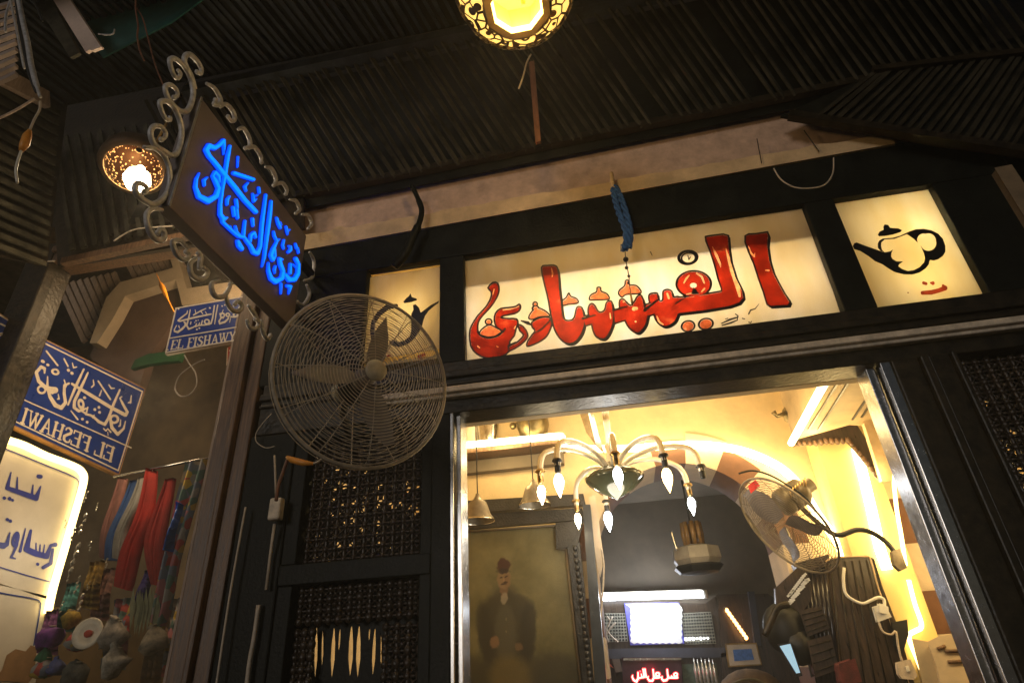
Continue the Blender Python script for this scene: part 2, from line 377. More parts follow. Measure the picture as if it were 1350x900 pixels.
FONT = {'E': (.8, [[(.2,0,T_),(.2,1,T_)],[(.08,1,t_),(.72,1,t_),(.72,.8,t_)],[(.2,.52,t_),(.56,.52,t_)],[(.08,0,t_),(.76,0,t_),(.76,.22,t_)]]),
 'L': (.8, [[(.2,0,T_),(.2,1,T_)],[(.08,1,t_),(.36,1,t_)],[(.08,0,t_),(.74,0,t_),(.74,.26,t_)]]),
 'F': (.76, [[(.2,0,T_),(.2,1,T_)],[(.08,1,t_),(.7,1,t_),(.7,.78,t_)],[(.2,.52,t_),(.54,.52,t_)],[(.06,0,t_),(.36,0,t_)]]),
 'I': (.45, [[(.22,0,T_),(.22,1,T_)],[(.06,1,t_),(.38,1,t_)],[(.06,0,t_),(.38,0,t_)]]),
 'S': (.72, [[(.6,.78,t_),(.58,.92,.06),(.38,1,.07),(.16,.88,.1),(.18,.68,.11),(.42,.5,.11),(.6,.34,.11),(.56,.1,.1),(.34,0,.07),(.12,.08,.06),(.1,.26,t_)]]),
 'H': (.96, [[(.2,0,T_),(.2,1,T_)],[(.74,0,T_),(.74,1,T_)],[(.2,.5,t_),(.74,.5,t_)],[(.06,1,t_),(.34,1,t_)],[(.6,1,t_),(.88,1,t_)],[(.06,0,t_),(.34,0,t_)],[(.6,0,t_),(.88,0,t_)]]),
 'A': (.92, [[(.16,0,t_),(.44,1,.06),(.74,0,.11)],[(.26,.34,t_),(.6,.34,t_)],[(.04,0,t_),(.28,0,t_)],[(.6,0,t_),(.88,0,t_)]]),
 'W': (1.2, [[(.1,1,.1),(.34,0,.07),(.58,.9,.06)],[(.5,1,.1),(.78,0,.07),(1.04,1,t_)],[(0,1,t_),(.24,1,t_)],[(.42,1,t_),(.66,1,t_)],[(.92,1,t_),(1.14,1,t_)]]),
 'Y': (.9, [[(.14,1,.1),(.42,.48,.09),(.42,0,.1)],[(.42,.48,.07),(.72,1,t_)],[(.02,1,t_),(.28,1,t_)],[(.6,1,t_),(.84,1,t_)],[(.28,0,t_),(.56,0,t_)]]),
 ' ': (.4, []), '.': (.3, [[(.12,.05,.09),(.13,.05,.09)]])}
def latin(text, bl, br, tl, tr_):
    """strokes of serif capitals inside a quadrilateral of the photo"""
    W = sum(FONT[c][0] for c in text); x = 0; out = []
    h = math.dist(bl, tl)
    for c in text:
        wd, st = FONT[c]
        for s in st:
            q = []
            for a, b, r in s:
                u, v = (x+a)/W, b
                q.append(((bl[0]*(1-u)+br[0]*u)*(1-v)+(tl[0]*(1-u)+tr_[0]*u)*v, (bl[1]*(1-u)+br[1]*u)*(1-v)+(tl[1]*(1-u)+tr_[1]*u)*v, r*h*.9))
            out.append(('l', q))
        x += wd
    return out
def smooth(pts, n=6, closed=False):
    """Catmull-Rom through points of any dimension"""
    out = []; m = len(pts); g = lambda i: np.array(pts[i % m] if closed else pts[min(max(i, 0), m-1)], float)
    for i in range(m if closed else m-1):
        a, b, c, d = g(i-1), g(i), g(i+1), g(i+2)
        for k in range(n):
            t = k/n; out.append(tuple(.5*(2*b+(c-a)*t+(2*a-5*b+4*c-d)*t*t+(3*b-a-3*c+d)*t**3)))
    if not closed: out.append(tuple(g(m-1)))
    return out
def pix(pts, n=6, closed=False, **pl_): return [P(x, y, **pl_) for x, y in smooth(pts, n, closed)]
# ================================================================== GROUND AND STRUCTURE
struct('alley_ground', MB().box(-60, 60, -60, 60, -.2, 0), M['ground'])
# ================================================================== CAFE FACADE (front of the woodwork at Y = 2.95)
FY = 2.95
fac = thing('cafe_facade', 'black painted wooden cafe front with wide open doorway under the lit sign', 'shop front', (0, 3, 0))
for x0, x1 in ((-2.0, -1.35), (-.865, -.71), (1.365, 1.53), (2.072, 2.5)): MB().box(x0, x1, FY, 3.12, 3.17, 3.925).build('upper_post', M['black'], fac, .006)
MB().box(-2.0, 2.5, FY-.002, 3.12, 3.925, 4.27).build('top_beam', M['black'], fac, .008)
b = MB().box(-1.95, 2.5, FY-.004, 3.12, 2.853, 3.17)
b.box(-1.95, 2.5, FY-.03, FY-.004, 3.06, 3.10).box(-1.95, 2.5, FY-.022, FY-.004, 3.015, 3.035)
b.build('lintel', M['black2'], fac, .006)
b = MB().box(-1.3, 2.5, FY-.075, FY-.004, 2.95, 2.985); b.box(-1.3, 2.5, FY-.05, FY-.004, 2.93, 2.95)
b.build('cornice', M['mould'], fac, .006)
b = MB().box(-.90, -.80, FY, 3.14, 0, 2.853)
b.build('door_post', M['black'], fac, .006)
b = MB().box(1.475, 1.60, FY-.02, 3.14, 0, 2.853).box(1.60, 1.64, FY-.045, 3.14, 0, 2.853).box(1.64, 1.74, FY-.03, 3.14, 0, 2.853).box(1.74, 1.765, FY-.05, 3.14, 0, 2.853)
b.build('door_post', M['black2'], fac, .008)
b = MB().box(-.797, -.778, FY-.012, 3.02, 0, 2.85); b.box(-.772, -.748, FY+.03, 3.12, 0, 2.85)
b.build('door_jamb', M['steel'], fac, .003)
b = MB().box(1.425, 1.472, FY-.012, 3.0, 0, 2.85); b.box(1.374, 1.413, FY+.04, 3.12, 0, 2.85)
b.build('door_jamb', M['steel'], fac, .003)
MB().box(1.413, 1.425, FY+.06, 3.1, 0, 2.85).build('jamb_seal', M['dark'], fac)
# turned-wood lattice beside the door
def lattice(x0, x1, z0, z1, st, y=3.03, r=.36):
    m = MB(); nx = max(2, round((x1-x0)/st)); nz = max(2, round((z1-z0)/st)); sx, sz = (x1-x0)/nx, (z1-z0)/nz
    for i in range(nx+1):
        for j in range(nz+1):
            x, z = x0+i*sx, z0+j*sz; k = r*(1+random.uniform(-.14, .12))
            m.sphere((x, y, z), st*k, 7, 5, (1, 1, 1.15))
            if j < nz: m.lathe([(.10*st, 0), (.20*st, sz*.5), (.10*st, sz)], (x, y, z), 6, caps=False)
            if i < nx: m.tube([(x, y, z), (x+sx, y, z)], .13*st, 5)
            if i < nx and j < nz:
                m.sphere((x+sx/2, y, z+sz/2), st*.24*(1+random.uniform(-.25, .2)), 6, 4)
                m.tube([(x, y, z), (x+sx, y, z+sz)], .09*st, 4); m.tube([(x+sx, y, z), (x, y, z+sz)], .09*st, 4)
    return m
MB().box(-1.98, -1.70, FY, 3.12, 0, 2.853).build('side_post', M['black'], fac, .008)
b = MB().box(-1.70, -.90, FY, 3.10, 2.03, 2.13).box(-1.70, -.90, FY+.02, 3.10, 2.80, 2.853)
b.box(-1.70, -1.62, FY+.01, 3.1, 2.13, 2.80).box(-1.70, -1.62, FY+.01, 3.1, 0, 2.03).box(-.96, -.90, FY+.01, 3.1, 0, 2.80).box(-1.62, -.96, FY+.01, 3.10, 0, 1.0)
b.build('lattice_frame', M['black'], fac, .006)
lattice(-1.60, -.97, 2.15, 2.80, .052, 3.03, .30).build('lattice_panel', M['darkwood'], fac)
SLOT = [((417,826),(415,893),2.6), ((425,830),(424,880),1.8), ((440,828),(437,892),3.2), ((448,826),(446,860),1.6), ((463,826),(461,890),3.6), ((473,826),(471,892),3.4), ((487,826),(486,846),1.3), ((494,828),(491,890),2.6), ((502,832),(502,888),1.2)]
zlo, zhi, xlo, xhi = P(460, 900, Y=3.03).z, P(460, 815, Y=3.03).z, P(411, 850, Y=3.03).x, P(508, 850, Y=3.03).x
lattice(-1.60, -.97, zhi, 2.01, .052, 3.03, .40).build('lattice_panel', M['darkwood'], fac)
lattice(-1.60, xlo, 1.02, zhi-.05, .052, 3.03, .40).build('lattice_panel', M['darkwood'], fac)
lattice(xhi, -.97, 1.02, zhi-.05, .052, 3.03, .40).build('lattice_panel', M['darkwood'], fac)
lattice(1.79, 2.45, 1.0, 2.83, .055, 3.03, .30).build('lattice_panel', M['darkwood'], fac)
MB().box(2.45, 2.55, FY, 3.1, 0, 2.853).build('side_post', M['black'], fac, .008)
GL = [(444,618),(457,623),(482,622),(441,645),(449,638),(466,645),(481,654),(493,648),(502,640),(521,636),(533,637),(536,646),(549,641),(563,656),(439,658),(450,666),(466,661),(480,664),(498,658),(515,665),(529,662),(549,672),(422,668),(438,677),(447,678),(464,686),(470,675),(479,672),(497,667),(519,673),(419,694),(442,707),(464,717),(476,697),(495,703),(499,690),(446,719),(475,736),(445,748),(462,748),(493,745),(515,741),(418,708),(415,735),(432,738),(500,715),(455,690),(540,670),(549,675),(426,632),(505,655),(455,640),(516,720)]
def hol(x, y): p = P(x, y, Y=3.09); return (p.x, p.z)
def holes(pts, r): 
    o = []
    for x, y in pts:
        a, c_ = hol(x, y); o.append(('-', [(a, c_, r*random.uniform(.7, 1.3)), (a+random.uniform(-.012, .012), c_+random.uniform(-.014, .014), r*random.uniform(.5, 1.1))]))
    return o
bk = [('p', [(-1.72, .5), (-.88, .5), (-.88, 2.86), (-1.72, 2.86)])]+holes(GL, .0135)
for a, c_, r in SLOT:
    (xa, za), (xb, zb_) = hol(*a), hol(*c_); r *= .0037
    bk.append(('-', [(xa, za, r*.35), (xa*.7+xb*.3, za*.7+zb_*.3, r*.9), (xa*.35+xb*.65, za*.35+zb_*.65, r), (xb, zb_, r*.2)]))
ink('backing', [sdf_grid(bk, .005, 0, (-1.73, -.87, .9, 2.86))], lambda x, z: Vector((x, 3.09, z)), M['black'], fac, (0, 0, 0), (0, -.01, 0))  # dark board added behind the lattice; its holes make the glints
GR = [(1314,632),(1325,639),(1342,645),(1326,655),(1309,641),(1340,667),(1332,672),(1348,640),(1330,618),(1336,572),(1341,598),(1320,650),(1346,655),(1300,600),(1290,560),(1328,590),(1310,580),(1348,620),(1270,520),(1300,530)]
bk = [('p', [(1.76, .5), (2.5, .5), (2.5, 2.86), (1.76, 2.86)])]+holes(GR, .014)
ink('backing', [sdf_grid(bk, .006, 0, (1.77, 2.49, .9, 2.86))], lambda x, z: Vector((x, 3.09, z)), M['black'], fac, (0, 0, 0), (0, -.01, 0))  # same added dark board behind the right lattice
b = MB().prism([P(1313, 222, Y=2.9), P(1333, 218, Y=2.9), P(1420, 350, Y=2.9), P(1420, 395, Y=2.9)], (0, .25, 0))
b.build('edge_board', mat('dim_cream_board', (.24, .17, .10), .7, 0, .3, 6), fac, .006)
MB().box(2.62, 6, 3.0, 3.3, 0, 4.2).build('side_wall', M['black2'], fac)
MB().box(-2.0, 2.5, 3.0, 3.3, 4.152, 4.86).build('plaster_band', M['plaster'], fac)
MB().box(-5.5, 5.5, 3.01, 3.3, 4.861, 7).build('upper_wall', M['black2'], fac)
# cream ledge board with a chipped upper edge
xs = np.linspace(-1.98, 1.98, 60); top = [(x, 2.93, 4.285+.06*(x+1.98)/3.96+random.uniform(-.008, .008)+(.02 if -1.62 < x < -1.52 else 0)) for x in xs]
mb = MB(); n = len(xs)
bot = [(x, 2.93, 4.152+.1*(x+1.98)/3.96) for x in xs]
mb.add(top+bot+[(p[0], 3.0, p[2]) for p in top]+[(p[0], 3.0, p[2]) for p in bot],
       [(i, i+1, n+i+1, n+i) for i in range(n-1)]+[(2*n+i, 2*n+i+1, i+1, i) for i in range(n-1)]+[(n+i, n+i+1, 3*n+i+1, 3*n+i) for i in range(n-1)])
mb.build('ledge_board', M['ledge'], fac)
# ================================================================== LIT SIGNS
SY = 3.0
on = lambda x, y: P(x, y, Y=SY)
def quadpane(c, name, m, parent):
    return MB().prism([on(*q) for q in c], (0, .006, 0)).build(name, m, parent)
def lightbox(c, parent, d=.22):
    q = [on(*k) for k in c]; x0 = min(p.x for p in q)-.03; x1 = max(p.x for p in q)+.03; z0 = min(p.z for p in q)-.02; z1 = max(p.z for p in q)+.02
    m = MB().box(x0, x1, SY+d, SY+d+.02, z0, z1).box(x0-.02, x0, SY+.008, SY+d, z0, z1).box(x1, x1+.02, SY+.008, SY+d, z0, z1)
    m.box(x0, x1, SY+.008, SY+d, z1, z1+.02).box(x0, x1, SY+.008, SY+d, z0-.02, z0)
    return m, (x0, x1, z0, z1)
sg = thing('backlit_sign', 'long backlit cream glass sign with red teapot-shaped lettering above the doorway', 'sign', (.33, 3, 3.17))
c = [(610, 345), (1062, 273), (1110, 420), (615, 483)]
quadpane(c, 'glass_panel', M['milk'], sg)
m, (x0, x1, z0, z1) = lightbox(c, sg); m.box(x0, x1, SY+.012, SY+.10, 3.70, 3.71); m.build('light_box', M['boxwhite'], sg)
for k in range(6): lamp('sign_lamp', (x0+.17+k*(x1-x0-.34)/5, SY+.17, 3.47), (4.2, 6.0, 5.6, 4.8, 3.4, 2.8)[k], (1, .96, .90) if k < 4 else (1, .90, .70), .05, sg)
z1_, z2_, z3_ = zm(605, 340, 6), zm(735, 330, 6), zm(880, 295, 6)
red = [pl(z3_, [(612,100),(640,85),(700,82),(790,68),(802,100),(795,180),(810,290),(840,390),(880,470),(930,560),(972,620),(960,650),(900,655),(810,660),(785,640),(755,540),(715,430),(680,320),(640,230),(612,150)]),
 pl(z3_, [(298,105),(340,97),(440,85),(482,98),(490,200),(505,300),(545,430),(595,530),(604,590),(570,632),(490,660),(300,692),(80,718),(30,680),(20,620),(90,582),(200,572),(330,552),(425,535),(425,515),(398,440),(370,330),(335,220),(302,140)]),
 ('e', *z3_(207, 480), 23, 17.5)]
teeth = [('p', smooth([(714,353),(722,350.5),(733,351),(736.5,360),(738,377),(740,395),(742,413),(745,421.5),(752,422.5),(757,418.5),(760,406.5),(764,404.5),(768,407),(770.5,417),(771,428),(767.5,440),(760,450),(752,454),(744,452),(736,444),(730,432),(726,415),(722,392),(717,372)], 3, True)),
 ('p', smooth([z2_(*q) for q in [(245,450),(270,422),(297,440),(320,480),(345,490),(372,472),(385,420),(405,402),(430,410),(442,470),(445,560),(420,640),(380,700),(340,705),(300,680),(275,620),(262,540),(243,510)]], 3, True)),
 ('p', smooth([z2_(*q) for q in [(490,400),(520,387),(545,410),(578,437),(608,405),(632,365),(660,357),(682,400),(692,460),(720,475),(715,540),(690,610),(640,658),(590,640),(550,595),(522,530),(492,470)]], 3, True)),
 ('p', smooth([z2_(*q) for q in [(725,352),(760,340),(792,345),(802,395),(830,396),(834,328),(870,312),(905,328),(916,370),(960,370),(975,440),(960,500),(930,568),(870,605),(820,600),(780,560),(757,500),(738,440),(722,395)]], 3, True))]
bars = [pl(z2_, [(195,520),(300,512),(300,580),(215,605)]), pl(z2_, [(430,475),(560,445),(560,550),(450,585)]), pl(z2_, [(690,435),(790,395),(800,500),(710,530)])]
waw = [('p', smooth([z1_(*q) for q in [(590,500),(640,475),(715,472),(737,520),(720,580),(680,640),(600,685),(540,702),(545,660),(580,610),(602,578),(582,555),(575,520)]], 3, True)),
 pl(z1_, [(495,500),(550,510),(572,532),(545,526)])]
ya = [('p', smooth([z1_(*q) for q in [(85,600),(100,540),(150,460),(218,385),(255,312),(255,270),(230,240),(270,197),(310,205),(320,260),(300,320),(250,395),(190,460),(157,510),(152,570),(170,612),(230,635),(290,625),(345,590),(300,552),(280,500),(290,440),(330,403),(400,395),(452,385),(477,367),(491,387),(480,420),(440,445),(350,462),(340,475),(400,482),(458,485),(470,520),(455,560),(440,620),(405,665),(400,740),(340,785),(280,800),(210,795),(140,760),(95,700)]], 2, True)),
 ('p', smooth([z1_(*q) for q in [(470,530),(510,545),(545,600),(540,640),(490,690),(400,740),(395,700),(450,675),(482,650),(512,612),(482,580)]], 2, True))]
lids = [('p', smooth([z2_(*q) for q in [(45,440),(40,405),(70,380),(90,345),(105,370),(145,385),(165,410),(150,425),(90,430)]], 3, True)),
 ('p', smooth([z2_(*q) for q in [(255,395),(265,360),(310,335),(315,302),(340,302),(345,330),(390,350),(410,388),(370,395),(300,397)]], 3, True)),
 ('p', smooth([z2_(*q) for q in [(485,350),(492,320),(530,290),(540,247),(562,247),(568,280),(620,285),(655,320),(655,345),(600,350),(540,355),(510,375)]], 3, True)),
 ('p', smooth([z1_(*q) for q in [(555,482),(572,440),(600,412),(640,405),(690,430),(716,465),(640,470),(590,490)]], 3, True)), ('e', *z1_(605, 372), 2.7, 2.7), ('e', *z1_(608, 405), 4, 3.2)]
ylid = [('p', smooth([z1_(*q) for q in [(165,597),(235,535),(300,560),(342,590),(290,628),(220,633)]], 3, True)), ('e', *z1_(238, 510), 4, 3.6)]
dots = [('e', *z3_(162, 815), 8.4, 6.8, -.2), ('e', *z3_(302, 798), 9.2, 7, -.2)]
LW, RES = 1.35, .42
allred = red+teeth+bars+waw+ya
SB = (603, 1068, 283, 497)
gx, gy, A = sdf_grid(allred, RES, 0, SB)
B = sdf_grid([('p', [(x+2.3, y+2.6) for x, y in s[1]]) for s in teeth+red[:2]], RES, 0, SB)[2]
hole = sdf_grid([('e', *z3_(204, 490), 4.6, 3.4)], RES, 0, SB)[2]; wg = sdf_grid([pl(z3_, [(205,505),(186,562),(255,560)])], RES, 0, SB)[2]
gl_ = sdf_grid(lids+ylid+dots, RES, 5)
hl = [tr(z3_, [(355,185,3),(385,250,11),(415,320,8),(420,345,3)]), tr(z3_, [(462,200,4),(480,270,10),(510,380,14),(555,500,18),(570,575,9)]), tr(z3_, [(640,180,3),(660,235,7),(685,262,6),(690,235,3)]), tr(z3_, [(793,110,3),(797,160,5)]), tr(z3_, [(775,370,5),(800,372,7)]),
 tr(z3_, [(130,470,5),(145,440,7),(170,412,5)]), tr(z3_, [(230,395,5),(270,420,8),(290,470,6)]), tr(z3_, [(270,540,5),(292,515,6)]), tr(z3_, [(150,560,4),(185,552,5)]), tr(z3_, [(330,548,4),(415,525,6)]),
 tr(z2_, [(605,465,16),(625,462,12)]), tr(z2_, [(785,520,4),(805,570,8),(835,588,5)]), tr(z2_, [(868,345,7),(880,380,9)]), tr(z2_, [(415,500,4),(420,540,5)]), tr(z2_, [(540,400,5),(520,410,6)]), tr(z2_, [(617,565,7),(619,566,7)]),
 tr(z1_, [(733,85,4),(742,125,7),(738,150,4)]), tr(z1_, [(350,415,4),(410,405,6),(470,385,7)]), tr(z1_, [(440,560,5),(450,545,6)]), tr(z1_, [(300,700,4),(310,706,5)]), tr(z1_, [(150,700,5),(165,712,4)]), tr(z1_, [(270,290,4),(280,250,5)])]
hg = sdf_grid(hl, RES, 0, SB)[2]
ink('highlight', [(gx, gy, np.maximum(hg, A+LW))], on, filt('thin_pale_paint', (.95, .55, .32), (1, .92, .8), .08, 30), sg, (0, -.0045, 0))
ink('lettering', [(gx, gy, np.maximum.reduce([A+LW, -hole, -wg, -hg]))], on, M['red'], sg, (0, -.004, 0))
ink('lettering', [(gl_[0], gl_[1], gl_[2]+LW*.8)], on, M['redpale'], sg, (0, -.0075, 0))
lines = [tr(z1_, [(148,590,6),(165,612,7),(230,637,9),(290,628,9),(350,590,9),(368,568,8)]), tr(z2_, [(200,545,10),(300,520,5)]), tr(z2_, [(440,480,9),(545,452,6)]), tr(z2_, [(690,480,12),(790,400,7)]), tr(z1_, [(400,745,7),(392,700,7),(450,672,5)]), tr(z1_, [(580,610,5),(660,570,6),(720,500,5)]),
 tr(z3_, [(60,640,6),(140,590,4)]), tr(z2_, [(735,20,4),(748,48,3)]), tr(z3_, [(425,795,4),(490,765,8),(555,745,5)]), tr(z3_, [(430,810,5),(500,790,7),(552,768,4)]), tr(z3_, [(535,720,4),(555,735,5),(550,760,4)]), tr(z3_, [(640,720,6),(655,690,6),(690,680,4),(720,642,2)]), tr(z3_, [(590,755,4),(608,760,4)]), tr(z3_, [(640,785,4),(655,790,4),(662,778,3)]), tr(z3_, [(455,760,3),(475,755,4)])]
for q in ((160,275,72,52,9),(165,278,55,40,5)): lines.append(el(z3_, *q[:4], -.1, q[4]))
lines.append(tr(z3_, [(160,260,4),(168,290,5),(180,272,4)]))
gl2 = sdf_grid(lines, RES*.8, 2)
LL = np.maximum(gl_[2]-1.2, -(gl_[2]+.9))
ink('outline', [(gx, gy, np.minimum(np.maximum(np.minimum(A-.95, B), -(A+LW)), wg))], on, M['inkblack'], sg, (0, -.0055, 0))
ink('outline', [gl2], on, M['inkblack'], sg, (0, -.0105, 0))
ink('outline', [(gl_[0], gl_[1], LL)], on, M['inkblack'], sg, (0, -.009, 0))
# teapot panes
tp = thing('teapot_sign', 'backlit yellow glass pane with black teapot and small red mark, right of the lettering', 'sign', (1.8, 3, 3.17), 'lit teapot panes')
c = [(1091, 267), (1226, 245), (1303, 394), (1151, 414)]
quadpane(c, 'glass_panel', M['milk'], tp)
m, (x0, x1, z0, z1) = lightbox(c, tp); m.build('light_box', M['boxwhite'], tp)
pb = P(1222, 306, Y=SY); lamp('pane_lamp', (pb.x-.01, SY+.075, pb.z+.05), 6.5, (1, .88, .52), .03, tp); lamp('pane_lamp', (pb.x-.1, SY+.15, pb.z-.3), 1.6, (1, .80, .36), .05, tp)
zt = zm(1115, 285, 7.83)
pot = [pl(zt, [(70,315),(85,285),(110,275),(200,310),(330,355),(400,378),(455,368),(485,348),(470,380),(465,420),(480,445),(520,470),(590,470),(550,500),(540,520),(580,550),(640,570),(700,560),(760,530),(805,480),(815,440),(805,390),(770,310),(700,240),(628,190),(580,210),(500,240),(400,245),(365,275),(362,310),(370,350),(395,375),(370,372),(345,350),(328,330),(328,285),(345,255),(380,235),(480,228),(560,205),(620,178),(660,160),(720,140),(800,135),(880,150),(950,185),(1000,240),(1025,310),(1025,370),(1000,415),(950,450),(905,462),(865,455),(855,500),(820,545),(760,585),(690,605),(600,605),(500,580),(440,545),(375,500),(300,470),(230,415),(150,365),(85,345)]),
 pl(zt, [(330,195),(345,165),(390,145),(385,115),(400,90),(435,95),(455,125),(540,130),(578,150),(560,170),(480,195),(400,210),(340,212)])]
hole2 = ('-', [(*zt(x, y), r/7.83) for x, y, r in [(800,250,66),(850,260,78),(850,280,82)]])
ink('teapot', [sdf_grid(pot+[hole2], .3, 2)], on, M['inkblack'], tp, (0, -.004, 0))
ink('red_mark', [sdf_grid([tr(zt, [(790,795,20),(880,790,24),(960,770,22),(1020,745,26),(1000,718,12)]), tr(zt, [(800,692,16),(825,700,16)]), tr(zt, [(875,692,10),(895,695,20)])], .3, 2), sdf_grid([tr(zt, [(640,793,7)])], .3, 2)], on, M['redmark'], tp, (0, -.004, 0))
tp = thing('teapot_sign', 'backlit yellow glass pane with black teapot, half hidden behind the big outdoor fan', 'sign', (-1.1, 3, 3.17), 'lit teapot panes')
c = [(485, 366), (584, 351), (586, 458), (480, 476)]
quadpane(c, 'glass_panel', M['milk'], tp)
m, (x0, x1, z0, z1) = lightbox(c, tp); m.build('light_box', M['boxwhite'], tp)
lamp('pane_lamp', ((x0+x1)/2, SY+.17, z0+.34), 1.9, (1, .72, .26), .05, tp)
zt = zm(480, 350, 7.5)
pot = [pl(zt, [(745,350),(735,375),(700,400),(640,450),(605,500),(590,540),(570,620),(530,680),(480,745),(420,785),(350,808),(290,795),(250,760),(290,735),(340,760),(400,745),(450,705),(470,650),(465,560),(470,480),(490,440),(485,395),(510,385),(545,420),(560,470),(600,440),(660,395)]),
 ('-', [(*zt(0,0), .1)]), pl(zt, [(390,360),(420,325),(445,305),(460,278),(475,315),(520,330),(525,345),(470,365),(400,375)]),
 tr(zt, [(320,400,18),(230,415,28),(150,480,26),(95,560,22),(80,650,20),(95,730,24),(150,770,22)])]
ink('teapot', [sdf_grid(pot, .3, 2)], on, M['inkblack'], tp, (0, -.004, 0))
ink('red_mark', [sdf_grid([tr(zt, [(230,900,9),(260,890,9)]), tr(zt, [(545,900,14),(600,880,14)])], .4, 2)], on, M['redmark'], tp, (0, -.004, 0))
# ================================================================== CANOPY: sloping lattice awning and flat lattice roof
aw = thing('lattice_awning', 'dark slatted wooden awning sloping out over the cafe sign', 'awning', (0, 2.9, 4.6))
A0, A1 = P(330, 280, Y=2.9), P(1170, 108, Y=2.9)
B0, B1 = Vector((-2.6, 2.46, 5.30)), Vector((2.6, 2.46, 5.40))
A0 = A0+(A0-A1)*.25; A1 = A1+(A1-A0)*.12
mb = MB(); dsl = (rt-up*1.55).normalized()
for k in range(120):
    u = -.35+k*.0125; a = B0.lerp(B1, u)
    tt = (a.z-4.62)/-dsl.z; e = a+dsl*tt; uu = (e.x-A0.x)/(A1.x-A0.x); e = old(A0.lerp(A1, uu)+Vector((0, -.03, .02)), .012); a = old(a+Vector((0, -.03, .02)), .02)
    if e.x < -2.6 or a.x > 2.6 or random.random() < .02: continue
    mb.bar(a, e, random.uniform(.021, .030), .016, (random.uniform(-.15, .15), -.8, .5))
mb.build('slats', M['slat'], aw)
nrm = Vector((0, -.8, .5)).normalized()*-.03
MB().prism([A0-nrm*-1.6, A1-nrm*-1.6, B1-nrm*-1.6, B0-nrm*-1.6], (0, .02, .012)).build('back_boards', M['black'], aw)
b = MB().bar(B0+Vector((0, -.03, .02)), B1+Vector((0, -.03, .02)), .09, .07); b.build('front_rail', M['slat2'], aw)
b = MB().bar(A0+Vector((0, -.02, .05)), A1+Vector((0, -.02, .03)), .05, .05); b.build('lower_rail', M['black2'], aw)
rf = thing('lattice_roof', 'blue-grey slatted lattice roof above the alley behind the brass lantern', 'canopy', (0, 0, 5.45))
mb = MB()
for k in range(150):
    x = -5+k*.062; mb.bar(old((x, 2.42, 5.47)), old((x-.4, .6, 5.47), .018), random.uniform(.022, .034), .02, (random.uniform(-.15, .15), 0, 1))
mb.build('slats', M['slat2'], rf)
b = MB()
for y in (1.5, .7): b.bar((-5, y, 5.52), (5, y, 5.52), .09, .07)
b.build('beams', M['slat2'], rf)
MB().box(-5, 5, .5, 2.5, 5.58, 5.6).build('roof_boards', M['black'], rf)
hp = thing('lattice_awning', 'dusty slatted side panel of the awning beyond the right teapot pane', 'awning', (2.3, 2.85, 4.3))
q = [P(1030, 150, Y=2.84), P(1240, 188, Y=2.84), P(1440, 215, Y=2.84), P(1440, 20, Y=2.84), P(1150, 95, Y=2.84)]
mb = MB()
for k in range(34):
    xk = 1075+k*13; a = old(P(xk, 152+(xk-1040)*.154-2, Y=2.84), .006); e = old(P(xk+78, 95-(xk-1070)*.118, Y=2.84), .012); mb.bar(a, e, random.uniform(.02, .03), .012, (0, 1, 0))
mb.build('slats', mat('dark_slat', (.035, .030, .02), .85, 0, .5, 8, .3, 40, spec=.1), hp)  # slats darker than those of the main awning
MB().prism([p+Vector((0, .02, 0)) for p in q], (0, .015, 0)).build('back_boards', M['black'], hp)
b = MB().bar(P(1040, 152, Y=2.83), P(1430, 212, Y=2.83), .05, .05); b.bar(P(1150, 93, Y=2.83), P(1430, 60, Y=2.83), .04, .04); b.build('lower_rail', M['black2'], hp)
# little curved bracket hanging in front of the cream ledge
mb = MB(); mb.tube(pix([(543,245),(551,262),(556,278),(552,296),(543,315),(534,335),(520,352)], 5, Y=2.86), [.016]*6+[.019]*10+[.027]*15, 8)
tag(mb.build('wooden_bracket', M['black']), 'small dark curved bracket hanging before the cream ledge', 'bracket')
tag(MB().prism([P(697,82,Y=2.5), P(704,80,Y=2.5), P(713,186,Y=2.5), P(706,188,Y=2.5)], (0, .02, 0)).build('wooden_batten', M['batten']), 'narrow reddish wooden batten below the brass lantern', 'batten')
tag(MB().tube(pix([(700,72),(694,84),(690,100),(684,117)], 4, Y=2.2), .005, 5).build('wire', M['cable_w']), 'short stiff wire dangling beside the reddish batten', 'wire')
tag(MB().tube(pix([(1020,222),(1030,237),(1048,247),(1070,248),(1088,243),(1098,228),(1099,208)], 5, Y=2.88), .0045, 6).build('wire', M['cable_w']), 'pale loop of wire drooping below the cream ledge', 'wire')
for a, c_ in (((998,183),(1004,215)), ((1060,172),(1080,200))):
    tag(MB().tube([P(*a, Y=2.915), P(*c_, Y=2.915)], .003, 5).build('wire', M['dark']), 'thin dark wire down the pink wall above the pale loop, ' + ('nearer the left' if a[0] < 1010 else 'nearer the right'), 'wire')
# blue cord with beads
tz = thing('bead_tassel', 'blue cord with a string of beads hanging before the red lettering', 'tassel', tuple(P(815, 300, Y=2.85)))
mb = MB()
for pts, tw in (([(808,249),(811,264),(817,284),(825,306),(824,330)], 0), ([(811,246),(819,262),(826,284),(831,306),(829,327)], 2)):
    sp = [P(x, y, Y=2.85) for x, y in smooth(pts, 9)]
    for q in range(3): mb.tube([p+Vector((.011*math.cos(i*.55+q*2.1+tw), .011*math.sin(i*.55+q*2.1+tw), 0)) for i, p in enumerate(sp)], .0095, 6)
for q in range(14): p = P(822+random.uniform(-4, 5), 322, Y=2.845); mb.tube([p, p+Vector((random.uniform(-.015, .015), 0, -.05))], .0025, 4)
mb.build('cord', M['bluecloth'], tz)
for x, y, r in ((825,342,.016),(826,353,.011),(829,364,.009),(828,373,.007)): MB().sphere(P(x, y, Y=2.85), r, 10, 7).build('bead', M['inkblack'], tz)
